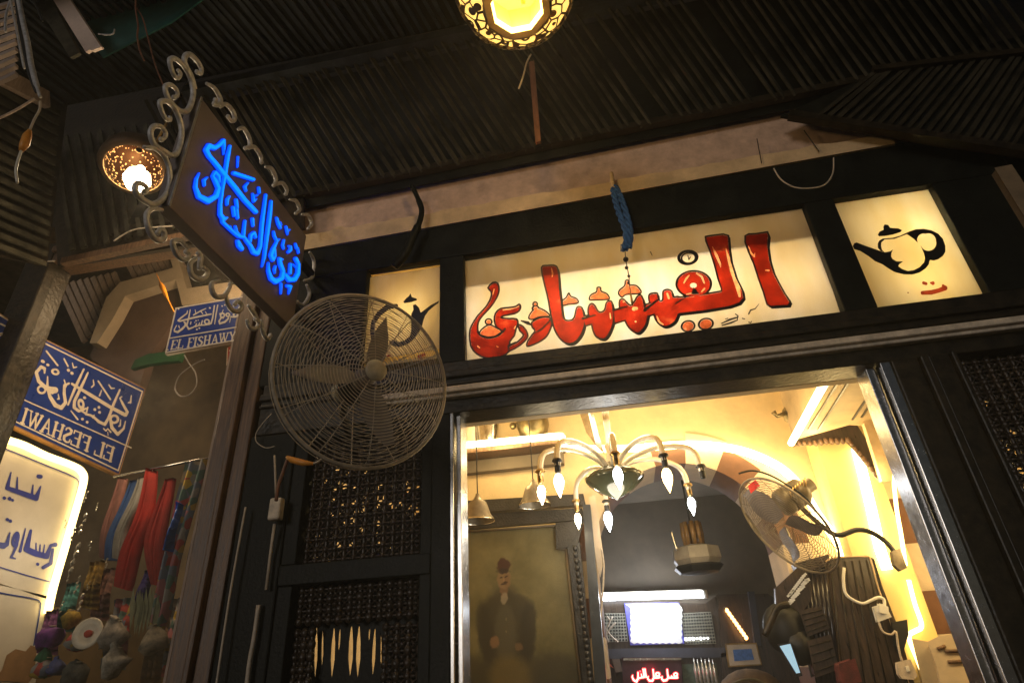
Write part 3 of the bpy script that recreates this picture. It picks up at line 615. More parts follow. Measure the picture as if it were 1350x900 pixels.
MB().tube(pix([(824,330),(825,342),(829,364),(830,376),(833,396)], 4, Y=2.853), .003, 5).build('thread', M['dark'], tz)
MB().lathe([(.004, 0), (.008, .02), (.005, .07), (.002, .1)], P(834, 402, Y=2.85), 8).build('pendant', M['brass'], tz)
tag(MB().tube([P(806, 228, Y=2.86), P(808, 249, Y=2.85)], [.012, .017], 8).build('hook_peg', M['ledge']), 'little pale peg on the ledge holding the blue cord', 'peg')
# ================================================================== BRASS LANTERN
lc = P(682, 11, Z=4.30)
ln = thing('brass_lantern', 'round pierced brass lantern glowing amber at the top of the alley', 'lantern', tuple(lc))
mb = MB().lathe([(0.1584, 0.0036), (0.2115, 0.0198), (0.2655, 0.0675), (0.297, 0.153), (0.288, 0.252), (0.243, 0.342), (0.162, 0.414)], lc, 24, caps=False)
mb.build('pierced_body', shell_holes('pierced_lantern_brass', (.16, .09, .03), 16, .075, wave=True), ln)
MB().lathe([(0.153, 0.027), (0.207, 0.0405), (0.252, 0.081), (0.2808, 0.162), (0.27, 0.252), (0.225, 0.333), (0.144, 0.405)], lc, 24, caps=False).build('amber_glass', emis('amber_glass', (1, .62, .14), 1.3), ln)
o8 = math.pi/8
mb = MB(); mb.lathe([(0.126, -0.0036), (0.162, -0.0009), (0.1665, 0.0108), (0.144, 0.018)], lc, 8, phase=o8, caps=False, smooth=False); mb.lathe([(0.135, 0.0027), (0.1638, 0.0036), (0.144, 0.018)], lc, 24, caps=False)
mb.build('bottom_ring', mat('dark_lantern_brass', (.16, .095, .03), .35, .8, .3, 14), ln)
mb = MB(); mb.lathe([(0.126, -0.0036), (0.1152, 0.027)], lc, 8, phase=o8, caps=False, smooth=False); mb.build('opening_rim', emis('lit_rim', (1, .70, .18), 3.0), ln)
mb = MB(); mb.lathe([(0.1152, 0.027), (0.1485, 0.216), (0.018, 0.225)], lc, 8, phase=o8, smooth=False, caps=False); mb.build('inner_panels', emis('lit_lantern_panel', (1, .56, .09), .35), ln)
MB().sphere(lc+Vector((0.01, -.02, .13)), .045, 12, 8).build('bulb', emis('lantern_bulb', (1, .78, .4), 7), ln)
MB().bar(lc+Vector((.035, -.06, .2)), lc+Vector((.03, .0, .02)), .02, .006).build('clasp', M['brass'], ln)
MB().tube([lc+Vector((0, 0, .46)), lc+Vector((0, 0, 1.2))], .01, 6).build('chain', M['brass'], ln)
lamp('lantern_light', tuple(lc+Vector((0, 0, -.06))), 16, (1, .68, .30), .10, ln)
# ================================================================== DOMED LAMP AT LEFT
dc = P(178, 218, Y=2.35)
dl = thing('dome_lamp', 'small pierced copper dome lamp with a glaring bulb left of the blue-lettered sign', 'lamp', tuple(dc))
Rr = .165
prof = [(Rr*.98, -.05), (Rr*1.02, .0), (Rr*.98, .06), (Rr*.86, .12), (Rr*.62, .165), (Rr*.3, .19), (.02, .2)]
tilt = (-.30, -.62, 1)
MB().lathe(prof, dc, 28, axis=(-tilt[0]*-1, tilt[1]*-.35, 1), caps=False).build('pierced_dome', shell_holes('pierced_copper', (.13, .06, .025), 52, .31, .5), dl)
MB().lathe([(r*1.03, h*1.03+.003) for r, h in prof], dc, 24, axis=(-tilt[0]*-1, tilt[1]*-.35, 1), caps=False).build('glow_shell', emis('amber_glow', (1, .50, .16), 1.5), dl)  # glowing shell added so the dome's holes show amber
MB().lathe([(Rr*1.0, -.056), (Rr*1.16, -.045), (Rr*1.24, -.01), (Rr*1.14, .08), (Rr*.9, .16), (Rr*.4, .215), (.02, .222)], dc, 28, axis=(-tilt[0]*-1, tilt[1]*-.35, 1), caps=False).build('outer_shade', mat('dark_copper', (.07, .04, .02), .5, .5, .3, 14), dl)
MB().lathe([(.001, -.085), (.05, -.065), (.078, -.01), (.066, .04), (.03, .075), (.02, .1)], P(181, 236, Y=2.33), 14).build('bulb', emis('glaring_bulb', (1, .80, .52), 30), dl)
MB().sphere(P(192, 191, Y=2.25), .012, 8, 6).build('crystal', mat('glass_crystal', (.85, .85, .9), .05, .3, .1), dl)
MB().tube([dc+Vector((.05, .04, .19)), dc+Vector((.1, .1, .95))], .009, 6).build('rod', M['brass'], dl)
lamp('dome_light', tuple(P(181, 262, Y=2.22)), 4.0, (1, .70, .38), .05, dl)
# ================================================================== BLUE-LETTERED HANGING SIGN with scrolls (plane X = -1.7)
BX = -1.7; ob = lambda x, y: P(x, y, X=BX)
hs = thing('hanging_sign', 'dark metal projecting sign with glowing blue Arabic lettering and silver scrolls', 'sign', (BX, 2.2, 3.43))
bc = [(264, 122), (411, 326), (378, 424), (228, 270)]
Y0, Y1, Z0, Z1 = 1.675, 2.76, 3.425, 4.118
MB().box(BX-.07, BX-.002, Y0, Y1, Z0, Z1).build('sign_box', M['board'], hs, .004)
MB().box(BX-.001, BX+.005, Y0-.004, Y0+.006, Z0, Z1).build('bright_edge', M['rim'], hs)
za, zb, z7, z8 = zm(240, 170, 7.5), zm(310, 240, 5.62), zm(190, 60, 3.75), zm(180, 260, 4.29)
blue = [tr(za, [(396,255,5),(400,180,15),(393,120,22),(350,165,23),(305,192,26),(250,172,30),(222,212,26),(250,270,24),(320,350,24),(400,452,25),(500,572,26),(600,702,26),(715,822,24)]),
 tr(za, [(460,172,12),(440,260,20),(410,450,19),(382,600,17),(362,750,17),(362,850,22),(395,893,26),(430,880,10)]),
 tr(za, [(155,440,6),(125,500,14),(115,580,18),(150,670,28),(240,715,34),(320,670,28),(345,590,22),(315,520,24),(285,470,14),(310,430,18),(345,470,20),(352,530,12)]),
 tr(za, [(235,482,7),(200,512,15),(205,562,12)]), tr(za, [(540,280,9),(535,380,6)]), tr(za, [(498,440,22),(690,503,20)]),
 tr(za, [(455,670,10),(432,700,15),(430,750,12)]), tr(za, [(520,705,16),(530,780,15)]), tr(za, [(490,780,16),(500,860,14)]), tr(za, [(525,800,16),(535,885,14)]),
 tr(z7, [(507,680,4),(490,700,7),(497,720,5)]), tr(z7, [(530,735,5),(535,772,7),(548,760,4)]), tr(z7, [(538,748,4),(552,742,5)]), tr(z7, [(560,705,6),(563,730,6)]),
 tr(z8, [(470,100,8),(478,142,10),(520,182,9),(545,205,9),(570,225,8)]), tr(z8, [(520,165,5),(528,190,6)]), tr(z8, [(545,185,5),(552,208,6)]), tr(z8, [(565,250,9),(590,292,9)]),
 tr(zb, [(-10,330,8),(0,375,10),(25,405,14),(48,410,13),(62,290,9)]), tr(zb, [(48,400,10),(75,440,14),(100,470,15),(125,520,19),(152,530,20),(175,480,14),(190,300,14),(217,98,10)]),
 tr(zb, [(100,440,12),(105,395,13),(128,378,14),(140,410,12)]), tr(zb, [(118,275,12),(122,325,10)]), tr(zb, [(5,440,12),(12,475,12),(38,502,12)]),
 tr(zb, [(257,145,10),(248,240,15),(222,430,14),(205,560,11),(189,628,5)]),
 tr(zb, [(275,370,8),(280,400,10),(300,440,9),(318,425,6)]), tr(zb, [(300,440,9),(270,500,15),(255,545,17),(268,578,15),(285,550,10),(280,500,12)]),
 tr(zb, [(298,268,9),(310,310,12),(325,342,10)]), tr(zb, [(325,300,6),(332,320,6)]), tr(zb, [(368,332,8),(375,365,9),(380,390,5)]), tr(zb, [(385,365,5),(395,355,6)]),
 tr(zb, [(352,432,8),(342,470,9),(350,495,7)]), tr(zb, [(385,520,11),(400,505,13),(402,480,9),(388,475,6)]), tr(zb, [(438,460,8),(445,490,9)]), tr(zb, [(455,490,7),(460,525,8)]),
 tr(zb, [(236,600,7),(236,660,13),(255,715,18),(290,738,22),(335,715,19),(345,660,16),(325,610,17),(318,570,14),(340,575,8)]), tr(zb, [(288,625,8),(280,650,10),(284,675,6)]),
 tr(zb, [(362,690,16),(390,725,20),(430,722,20),(455,680,18),(460,610,14),(440,570,16)]), tr(zb, [(400,610,11),(397,675,13)]), tr(zb, [(331,755,9),(330,828,5)]), tr(zb, [(375,770,12),(400,775,14),(387,830,4)]), tr(zb, [(420,610,5),(450,640,6)])]
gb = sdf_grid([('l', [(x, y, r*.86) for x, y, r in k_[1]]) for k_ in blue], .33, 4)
ink('lettering_halo', [(gb[0], gb[1], gb[2]-.9)], ob, emis('deep_blue_halo', (.0, .015, .5), .7), hs, (.004, 0, 0))  # glow round the letters painted as a dim emissive ring
let = ink('lettering', [(gb[0], gb[1], gb[2]+.1)], ob, M['blue1'], hs, (.012, 0, 0), (.008, 0, 0))
ink('lettering_core', [(gb[0], gb[1], gb[2]+.95)], ob, M['blue2'], let, (.0145, 0, 0))
lamp('letter_glow', (BX+.16, 2.3, 3.7), .012, (.05, .2, 1), .1, hs)
scr = [(z7, [(255,215),(235,150),(205,95),(200,58),(225,45),(260,75),(282,112),(280,140),(262,132)]),
 (z7, [(165,120),(180,140),(168,162),(150,152),(132,110),(128,72),(152,66),(190,95),(225,150),(242,220),(236,280),(210,325),(175,322),(130,280),(106,230),(108,200),(135,196),(160,220),(165,245),(148,258)]),
 (z7, [(128,350),(128,368),(105,360),(85,320),(78,282),(110,275),(150,310),(180,380),(186,450),(170,520),(140,545),(100,525),(50,490),(32,435),(45,402),(80,400),(105,430),(102,455),(85,465)]),
 (z7, [(0,502),(50,510),(97,545),(125,610),(126,690),(100,750),(50,785),(5,770),(-35,735),(-45,700),(-30,680),(0,690),(15,712),(2,722)]),
 (z7, [(308,188),(345,210),(375,260),(372,290),(345,292),(352,270)]), (z7, [(375,305),(402,290),(435,320),(448,360),(432,374),(415,352)]), (z7, [(465,415),(492,410),(520,460),(522,497),(500,508)]),
 (z7, [(515,510),(545,503),(575,545),(580,578)]), (z7, [(600,600),(630,610),(652,660),(640,692)]), (z7, [(648,690),(682,680),(706,712),(700,735)]), (z7, [(720,762),(752,770),(768,810),(750,830)]), (z7, [(780,835),(812,840),(828,880),(812,905)]),
 (z8, [(145,72),(90,65),(57,100),(65,170),(90,220),(125,246),(156,230),(155,192),(135,180),(120,200)]), (z8, [(290,292),(250,248),(205,252),(220,310),(250,346),(282,350),(296,325),(280,310)]),
 (z8, [(352,410),(362,345),(350,318)]), (z8, [(338,345),(305,375),(308,430),(345,462),(385,455),(402,420),(380,400)]), (z8, [(468,470),(430,485),(424,520),(445,560),(490,560),(522,520),(530,492)]),
 (z8, [(505,540),(515,600),(545,640),(580,642),(594,612),(572,588),(555,606)]), (z8, [(622,690),(640,735),(675,742),(692,712),(672,688)]), (z8, [(630,610),(662,652),(688,700)]), (z8, [(705,690),(715,760),(740,802),(757,780)]),
 (zm(390,270,1), [(18,62),(24,75),(22,95),(12,100)]), (zm(390,270,1), [(14,105),(18,118),(10,132),(2,128)])]
for z, pts in scr:
    sp = smooth([z(*q) for q in pts], 5); n = len(sp)
    path = [P(x, y, X=BX-.03) for x, y in sp]
    mb = MB(); rs = [(.0112)*(.75+.45*math.sin(math.pi*i/(n-1))) for i in range(n)]
    mb.tube(path, rs, 7); mb.sphere(path[-1], .0125, 7, 5); mb.build('scroll', M['iron'], hs)
MB().bar((BX-.04, 2.76, 3.6), (BX-.04, 3.02, 3.6), .04, .04).build('wall_arm', M['dark'], hs)
MB().bar((BX-.04, 2.76, 3.95), (BX-.04, 3.02, 3.95), .04, .04).build('wall_arm', M['dark'], hs)
# ================================================================== OUTDOOR WALL FAN
fc = P(482, 498, Y=2.2); an = R(44); nf = Vector((math.sin(an), -math.cos(an), -.12)).normalized()
fr = thing('wall_fan', 'large dusty round wall fan hanging beside the cafe doorway, grille facing out', 'fan', tuple(fc))
RF = .39; e1 = Vector((0, 0, 1)).cross(nf).normalized(); e2 = nf.cross(e1)
pt = lambda r, a, h: fc+e1*(r*math.cos(a))+e2*(r*math.sin(a))+nf*h
dome = lambda r: .115*(1-(r/RF)**2)**.5 if r < RF else 0
mb = MB()
for k in range(27):
    r = .062+k*(RF-.062)/26
    mb.tube([pt(r, 2*math.pi*i/56, dome(r)) for i in range(56)], (.0019) if k < 26 else .008, 4 if k < 26 else 8, True)
for k in range(12): mb.tube([pt(.05+(RF-.05)*j/8, 2*math.pi*k/12+.1, dome(.05+(RF-.05)*j/8)-.003) for j in range(9)], .0022, 4)
gfr = mb.build('front_grille', M['fan'], fr)
mb = MB()
for k in range(12): mb.tube([pt(RF, 2*math.pi*k/12, 0), pt(RF*.96, 2*math.pi*k/12, -.05), pt(.09, 2*math.pi*k/12, -.12)], .0024, 4)
for k in range(14):
    r = .1+k*(RF-.1)/13; mb.tube([pt(r, 2*math.pi*i/48, -.12+.07*((r-.1)/(RF-.1))**3) for i in range(48)], (.0019), 4, True)
mb.build('rear_grille', M['fan'], fr)
MB().lathe([(.046, 0), (.048, .006), (.04, .011), (.0, .013)], pt(0, 0, dome(.05)), 24, axis=nf).build('badge', M['badge'], gfr)
MB().lathe([(.045, -.06), (.05, -.02), (.04, .02), (.0, .03)], fc+nf*.01, 16, axis=nf).build('hub', M['blade'], fr)
for k, a0 in enumerate((R(72), R(183), R(292))):
    mb = MB(); vs = []; N = 9
    for i in range(N):
        t = i/(N-1); r = .04+t*(.31-.04); wd = .035+.052*math.sin(math.pi*min(1, t*1.12))**.8*(1-.25*t); wd = max(.012, wd*(1-max(0, t-.85)*3.2))
        for s in (-1, 1): vs.append(pt(r, a0, 0)+(pt(1, a0+math.pi/2, 0)-fc)*(s*wd*.62+.03*t*t)+nf*(s*.022+.0))
    fs = [(2*i, 2*i+1, 2*i+3, 2*i+2) for i in range(N-1)]
    mb.add(vs, fs, True); mb.add([Vector(v)-nf*.004 for v in vs], [f[::-1] for f in fs], True); mb.build('blade', M['blade'], fr)
MB().lathe([(.02, -.27), (.07, -.25), (.075, -.14), (.05, -.10), (.03, -.06)], fc, 18, axis=nf).build('motor', M['dark'], fr)
b = MB().tube([fc-nf*.2, fc-nf*.26+Vector((0, 0, -.1)), Vector((fc.x-.35, 2.95, fc.z-.12))], .02, 8); b.build('wall_bracket', M['dark'], fr)
# cables round the fan and the posts
oc = thing('cable_joint', 'orange plastic cable joint below the outdoor fan', 'cable joint', tuple(P(394, 607, Y=2.7)))
MB().tube([P(378, 602, Y=2.7), P(385, 606, Y=2.7), P(400, 610, Y=2.7), P(413, 611, Y=2.7)], [.008, .016, .017, .008], 8).build('sleeve', M['orange'], oc)
MB().tube(pix([(412,611),(420,608),(428,600)], 4, Y=2.7), .005, 6).build('cable', M['cable_w'], oc)
MB().tube(pix([(380,603),(374,620),(367,640),(364,660)], 4, Y=2.72), .009, 6).build('cable', M['batten'], oc)
jt = thing('cable_connector', 'grey connector block on the black post below the orange cable joint', 'connector', tuple(P(365, 672, Y=2.9)))
MB().box(*[v for p in (P(365, 672, Y=2.9),) for v in (p.x-.033, p.x+.033, p.y-.03, p.y+.02, p.z-.055, p.z+.06)]).build('block', M['mould'], jt, .01)
MB().tube([P(362, 690, Y=2.9), P(356, 735, Y=2.92), P(351, 777, Y=2.92)], .008, 6).build('cable', M['cable_w'], jt)
MB().tube([P(362, 600, Y=2.9), P(364, 658, Y=2.9)], .006, 6).build('cable', M['cable_w'], jt)
tag(MB().tube(pix([(341,797),(335,840),(328,880),(320,960)], 4, Y=2.92), .011, 7).build('cable', M['cable_w']), 'pale thick cable running down the black post below the connector', 'cable')
tag(MB().tube(pix([(324,668),(318,700),(310,745),(303,785),(293,850),(280,940)], 4, Y=2.9), .006, 6).build('cable', M['cable_w']), 'thin yellowish cable beside the brown display window frame', 'cable')
tag(MB().tube(pix([(362,588),(350,590),(338,582),(338,570),(348,556),(358,545)], 5, Y=2.9), .003, 5).build('wire', M['cable_w']), 'thin grey wire loop left of the orange cable joint', 'wire')
# ================================================================== DISPLAY WINDOW AT LEFT (pane at Y = 3.0) with goods behind it and reflections built as solids
dw = thing('display_window', 'tall brown wooden shop window with glass pane left of the black cafe front', 'shop window', (-2.9, 3, 0))
b = MB().box(-2.205, -2.10, 2.93, 3.12, 0, 4.43).box(-2.10, -2.07, 2.90, 3.12, 0, 4.43).box(-2.07, -1.985, 2.94, 3.12, 0, 4.43)
b.build('side_post', M['brown'], dw, .008)
MB().box(-2.235, -2.205, 2.955, 3.10, 0, 4.43).build('side_post', M['palewood'], dw, .004)
MB().box(-4.06, -3.845, 2.92, 3.12, 0, 4.6).build('side_post', M['black2'], dw, .01)
b = MB().box(-3.845, -1.985, 2.93, 3.12, 4.43, 4.50).box(-3.845, -1.985, 2.90, 3.12, 4.50, 4.55)
b.build('top_rail', M['brown'], dw, .008)
MB().box(-3.845, -2.205, 2.99, 3.0, 0, 4.43).build('glass_pane', M['glass'], dw)
# shell of the mirrored alley, built as a room behind the pane
rm = mat('dim_brown_mirrored_wall', (.19, .125, .06), .8, 0, .45, 1.6, .3, 12)
struct('mirrored_back_wall', MB().box(-8.2, -2.0, 6.2, 6.3, 0, 6), rm)
struct('mirrored_ceiling', MB().box(-8.2, -2.0, 3.12, 6.3, 5.9, 6.0), M['slat'])
struct('mirrored_side_wall', MB().box(-4.32, -4.20, 3.3, 6.2, 0, 2.2), rm)
struct('shop_partition', MB().box(-2.03, -1.99, 3.12, 6.2, 0, 6), M['darkwood'])
struct('mirrored_far_wall', MB().box(-8.3, -8.2, 3.12, 6.3, 0, 6), rm)
YB = 4.35
pw = lambda pts, name, m, parent=None, d=.12, Y=YB: MB().prism([P(x, y, Y=Y) for x, y in pts], (0, d, 0)).build(name, m, parent)
lt = thing('lattice_soffit', 'pale slatted ceiling lattice with cream beam reflected high in the shop window', 'lattice', tuple(P(180, 380, Y=YB)))
pw([(140,392),(158,372),(232,352),(240,366),(165,390),(150,418),(128,452),(118,452)], 'beam', M['cream2'], lt)
pw([(222,330),(232,332),(246,380),(300,372),(322,380),(322,392),(240,402)], 'beam', M['cream2'], lt)
mb = MB()
for k in range(9): mb.bar(P(164+k*8.2, 338+k*-1.0, Y=YB+.1), P(182+k*7.6, 372-k*2.4, Y=YB+.1), .05, .03, (0, 1, 0))
for k in range(9): mb.bar(P(78+k*9, 376-k*2, Y=YB+.1), P(112+k*6.4, 450-k*7, Y=YB+.1), .05, .03, (0, 1, 0))
mb.build('slats', M['palewood'], lt)
o = pw([(140,420),(168,392),(232,372),(232,420),(196,470),(180,520),(118,470)], 'wall_panel', mat('dull_rose_plaster', (.20, .13, .10), .8, 0, .3, 2, .3, 14), None, .1, YB+.25)
tag(o, 'dull rose plaster panel behind the mirror-lettered sign in the shop window', 'wall panel')
o = pw([(178,474),(196,466),(215,464),(240,464),(236,475),(214,477),(194,480),(172,486)], 'awning_valance', mat('green_cloth', (.008, .07, .022), .8, 0, .3, 8), None, .05, YB-.1)
tag(o, 'narrow green cloth valance deep in the shop window', 'valance')
tag(MB().tube(pix([(206,360),(213,376),(222,396),(230,412)], 4, Y=3.6), [.004]*4+[.02, .022, .018, .012]+[.005]*5, 6).build('cable_joint', M['orange']), 'yellow cable joint hanging behind the shop window glass', 'cable joint')
lamp('shop_fill', (-2.9, 3.6, 4.5), 45, (1, .66, .36), .2); lamp('shop_fill', (-3.1, 3.3, 3.4), 20, (1, .74, .44), .2)  # unseen fill lamps added to brighten the window's contents
# --- reflections of a blue sign and lit white board, built as solids (plane X = -4.1)
MX = -4.1; om = lambda x, y: P(x, y, X=MX)
z6 = zm(30, 445, 6.43)
ms = thing('enamel_sign', 'large blue enamel sign with mirror-reversed cream lettering reflected in the shop glass', 'sign', tuple(om(100, 540)))
qs = [(60, 449), (190, 513), (156, 624), (10, 556)]
prism = lambda q, f, e: MB().prism([f(*p) for p in q], e)
prism([(58,446),(192,512),(157,627),(8,558)], om, (-.05, 0, 0)).build('wooden_board', M['wood_o'], ms)
prism(qs, lambda x, y: om(x, y)+Vector((.003, 0, 0)), (-.002, 0, 0)).build('blue_panel', M['enamel'], ms)
L6 = [[(195,115,9),(290,235,9)],[(345,180,8),(378,242,8)],[(415,215,5),(425,255,7),(452,248,5)],[(160,198,15),(170,205,14)],[(205,230,14),(210,232,13)],[(380,275,15),(384,278,14)],[(410,300,15),(414,303,14)],
 [(178,300,8),(180,262,14),(150,248,16),(108,295,16),(130,370,18),(190,425,20),(260,435,20),(280,448,16),(245,470,12),(212,440,12)],[(205,330,6),(203,420,14),(225,500,17),(270,572,22),(320,595,20),(357,550,17),(345,475,15),(348,405,14),(385,388,10)],[(345,358,6),(362,410,8),(345,442,8)],[(295,480,5),(302,518,8),(288,520,6)],
 [(512,268,9),(450,400,15),(378,568,9)],[(547,298,9),(490,420,15),(432,540,15),(430,592,15),(470,622,14),(502,612,12),(530,600,9)],[(535,650,10),(565,655,12),(595,672,12),(640,712,15),(690,735,15),(722,680,14),(770,550,13),(817,443,9)],[(500,625,10),(540,650,10)],[(545,590,8),(530,650,9)],[(600,655,6),(590,680,7)],
 [(412,392,12),(560,480,17),(740,590,17),(865,655,18),(882,630,14),(842,560,12),(818,512,7),(835,500,6)],[(518,508,14),(522,510,13)],[(605,608,14),(607,610,13)],[(640,590,14),(641,592,13)],[(645,632,14),(647,634,13)],[(500,690,14),(502,691,13)],[(540,715,14),(541,716,13)],
 [(403,620,6),(460,692,9)],[(592,358,5),(598,400,8),(578,420,7)],[(635,368,8),(737,522,9)],[(662,448,6),(645,492,8)],[(725,400,6),(745,430,8),(772,428,5)],[(740,700,14),(750,762,17),(800,818,16),(850,770,11),(866,708,5)],[(825,695,5),(820,745,8),(810,750,7)],[(915,490,5),(908,550,9),(892,550,7)],[(680,770,6),(700,790,7),(715,770,5),(740,800,8)],[(715,800,4),(718,828,4)]]
st = [tr(z6, [(x, y, r*.84) for x, y, r in s]) for s in L6]+[el(z6, 155, 440, 32, 30, 0, 9), el(z6, 270, 290, 26, 20, .3, 8), el(z6, 488, 562, 20, 32, -.2, 9), el(z6, 770, 690, 32, 30, 0, 10), el(z6, 265, 445, 22, 20, 0, 7)]
st += [('l', [(57,452,.9),(187,516,.9),(155,620,.9),(12,552,.9)]), ('l', [(24,524,.8),(172,590,.8)])]
st += latin('EL FESHAWI', (147.5, 609), (25, 556), (151.5, 591), (31, 537.5))
ink('lettering', [sdf_grid(st, .34, 2)], om, M['enamelw'], ms, (.006, 0, 0))
lb = thing('light_board', 'reflected white shop board with mirror-reversed blue lettering inside a glowing tube border', 'sign', tuple(om(40, 700)))
prism([(-60,548),(6,573),(98,612),(112,626),(110,640),(64,790),(-60,748)], om, (-.04, 0, 0)).build('board', mat('cream_board_enamel', (.80, .72, .62), .5, 0, .12, 3), lb)
z5 = zm(0, 570, 5)
R5 = [[(70,262,4),(45,365,14),(140,398,17),(235,432,18),(265,355,5)],[(112,295,4),(108,375,9)],[(215,345,4),(208,405,9)],[(250,288,13),(266,290,13)],[(25,430,11),(26,432,11)],[(60,434,12),(61,436,12)],[(80,444,9),(81,445,9)],
 [(45,572,11),(46,573,11)],[(65,582,11),(66,583,11)],[(-40,735,18),(20,745,20),(42,735,14),(62,660,5)],[(110,690,14),(108,740,10),(82,800,8),(70,820,8),(98,830,5)],[(165,632,4),(130,780,10)],[(200,645,9),(172,768,20),(230,795,20),(305,815,18),(332,742,9),(362,738,15)],[(235,728,4),(235,785,6)],[(262,738,4),(258,790,6)],[(290,740,4),(282,795,6)],[(345,770,9),(332,860,13),(282,888,12)],[(245,865,10),(247,867,10)]]
tx = [tr(z5, s) for s in R5]+[el(z5, 100, 702, 16, 34, .25, 9)]
tx += [('l', smooth([(-40,576,.8),(0,589,.8),(60,613,.8),(94,627,.8),(103,634,.8),(102,645,.8),(84,710,.8),(68,760,.8),(60,765,.8),(-40,735,.8)], 4))]
ink('lettering', [sdf_grid(tx, .4, 2)], om, mat('blue_board_paint', (.05, .065, .36), .45, 0, .15, 12), lb, (.004, 0, 0))
MB().tube(pix([(-40,560),(5,578),(30,586),(60,600),(95,613),(108,622),(110,636),(99,675),(84,727),(70,775),(63,808)], 5, X=MX+.03), .026, 8).build('led_border', emis('warm_border_tube', (1, .72, .28), 4.5), lb)
lb2 = thing('light_board', 'lower white board with torn brown patch below the glowing board', 'sign', tuple(om(20, 840)))
prism([(-60,757),(62,785),(46,905),(40,960),(-80,960)], om, (-.04, 0, 0)).build('board', mat('cream_board_enamel_low', (.80, .72, .62), .5, 0, .12, 3), lb2)
ink('border_line', [sdf_grid([('l', smooth([(-40,770,.9),(0,781,.9),(40,788,.9),(52,793,.9),(52,805,.9),(44,850,.9)], 4))], .4, 2)], om, M['enamel'], lb2, (.004, 0, 0))
ink('torn_patch', [sdf_grid([('p', [(8,863),(20,855),(33,858),(40,850),(48,853),(46,875),(42,893),(36,900),(10,897),(-10,898),(2,882)])], .4, 2)], om, mat('brown_paper', (.36, .20, .09), .8, 0, .2, 10), lb2, (.004, 0, 0))
lamp('board_fill', (MX+.35, 3.75, 2.5), 3.5, (1, .82, .58), .15)  # unseen fill lamp added in front of the white boards
# far-left blue sign corner
fs = thing('enamel_sign', 'corner of a blue sign cut off by the left edge, above the mirror-lettered one', 'sign', tuple(P(0, 430, X=-4.0)))
of = lambda x, y: P(x, y, X=-4.0)
prism([(-70,366),(23,428),(0,474),(-70,600)], of, (-.05, 0, 0)).build('wooden_board', M['wood_o'], fs)
prism([(-70,370),(20.5,428),(-1,470),(-70,590)], lambda x, y: of(x, y)+Vector((.004, 0, 0)), (-.002, 0, 0)).build('blue_panel', M['enamel'], fs)
ink('lettering', [sdf_grid([('l', [(-60,378,.9),(18.5,428,.9),(-2,468,.9)]), ('l', [(0,427,1.2),(10,432,1)]), ('l', [(-3,442,2),(2,440,2)]), ('l', [(-12,430,2),(-8,450,2)])], .34, 2)], of, M['enamelw'], fs, (.007, 0, 0))
# --- un-mirrored blue sign on the glass (plane Y = 2.96)
oz = lambda x, y: P(x, y, Y=2.96); zf = zm(215, 380, 10)
es = thing('enamel_sign', 'small blue enamel sign with readable cream Latin capitals under Arabic script on the shop glass', 'sign', tuple(oz(275, 430)))
prism([(231,405.5),(326,390),(320,448),(217.5,467)], oz, (0, .025, 0)).build('board', M['palewood'], es)
prism([(234,407),(323,392.5),(317.5,446),(220.5,464)], lambda x, y: oz(x, y)+Vector((0, -.003, 0)), (0, .002, 0)).build('blue_panel', M['enamel'], es)
LF = [[(330,300,7),(322,335,12),(238,400,14),(208,430,15),(225,440,14),(400,395,15),(640,345,13)],[(365,290,8),(345,400,13),(320,495,14),(345,542,15),(400,522,13),(435,500,11),(450,470,9)],[(435,510,11),(475,495,11),(490,460,8)],[(475,495,11),(510,490,12),(525,430,9)],[(510,490,12),(560,488,13),(610,478,15),(640,468,14),(660,400,13),(684,235,11)],
 [(285,450,12),(302,462,14),(298,500,15),(260,540,18),(200,582,19),(160,572,16),(155,550,10),(185,495,8)],[(215,500,9),(224,528,8)],[(375,450,10),(370,478,9)],[(442,432,13),(443,434,13)],[(470,425,9),(471,426,9)],[(452,547,14),(454,548,14)],[(485,530,14),(487,531,14)],[(425,455,9),(426,456,9)],
 [(410,357,12),(500,305,11),(572,272,8)],[(430,288,6),(440,340,8)],[(505,310,8),(530,340,8)],[(565,315,8),(582,340,7)],[(622,264,15),(626,266,15)],[(728,228,10),(705,350,12),(688,475,7)],[(800,290,6),(785,330,8),(755,340,9)],[(760,350,11),(775,390,12),(745,440,14),(755,470,17),(820,450,17),(862,410,14),(875,370,12)],[(900,380,13),(950,385,14),(985,375,14),(990,340,8)],[(785,240,12),(787,241,12)],[(820,226,12),(822,227,12)],[(895,400,8),(885,455,6)],[(790,380,8),(800,400,9)]]
st = [tr(zf, [(x, y, r*.80) for x, y, r in s]) for s in LF]+[el(zf, 585, 445, 30, 28, 0, 10), el(zf, 860, 355, 22, 20, 0, 10), el(zf, 790, 365, 24, 30, .4, 9), el(zf, 962, 355, 26, 20, 0, 9)]
st += [('l', [(233,406.8,.7),(325,391,.7),(318.8,447.2,.7),(219.3,465.2,.9),(233,406.8,.9)]), ('l', [(223.5,446.5,.75),(319.5,430.5,.75)]), ('l', [zf(210,275)+(1.2,), zf(212,276)+(1.2,)]), ('l', [zf(70,815)+(1,), zf(71,816)+(1,)])]
st += latin('EL FISHAWY.', zf(95, 812), zf(1000, 688), zf(122, 698), zf(1012, 570))
ink('lettering', [sdf_grid(st, .25, 2)], oz, M['enamelw'], es, (0, -.006, 0))
rs = thing('small_red_sign', 'little red and white sign peeking below the small blue enamel sign', 'sign', tuple(P(306, 470, Y=3.3)))
pw([(300,458),(318,452),(313,490),(299,482)], 'panel', mat('red_enamel', (.5, .06, .03), .4, 0, .2, 20), rs, .02, 3.3)
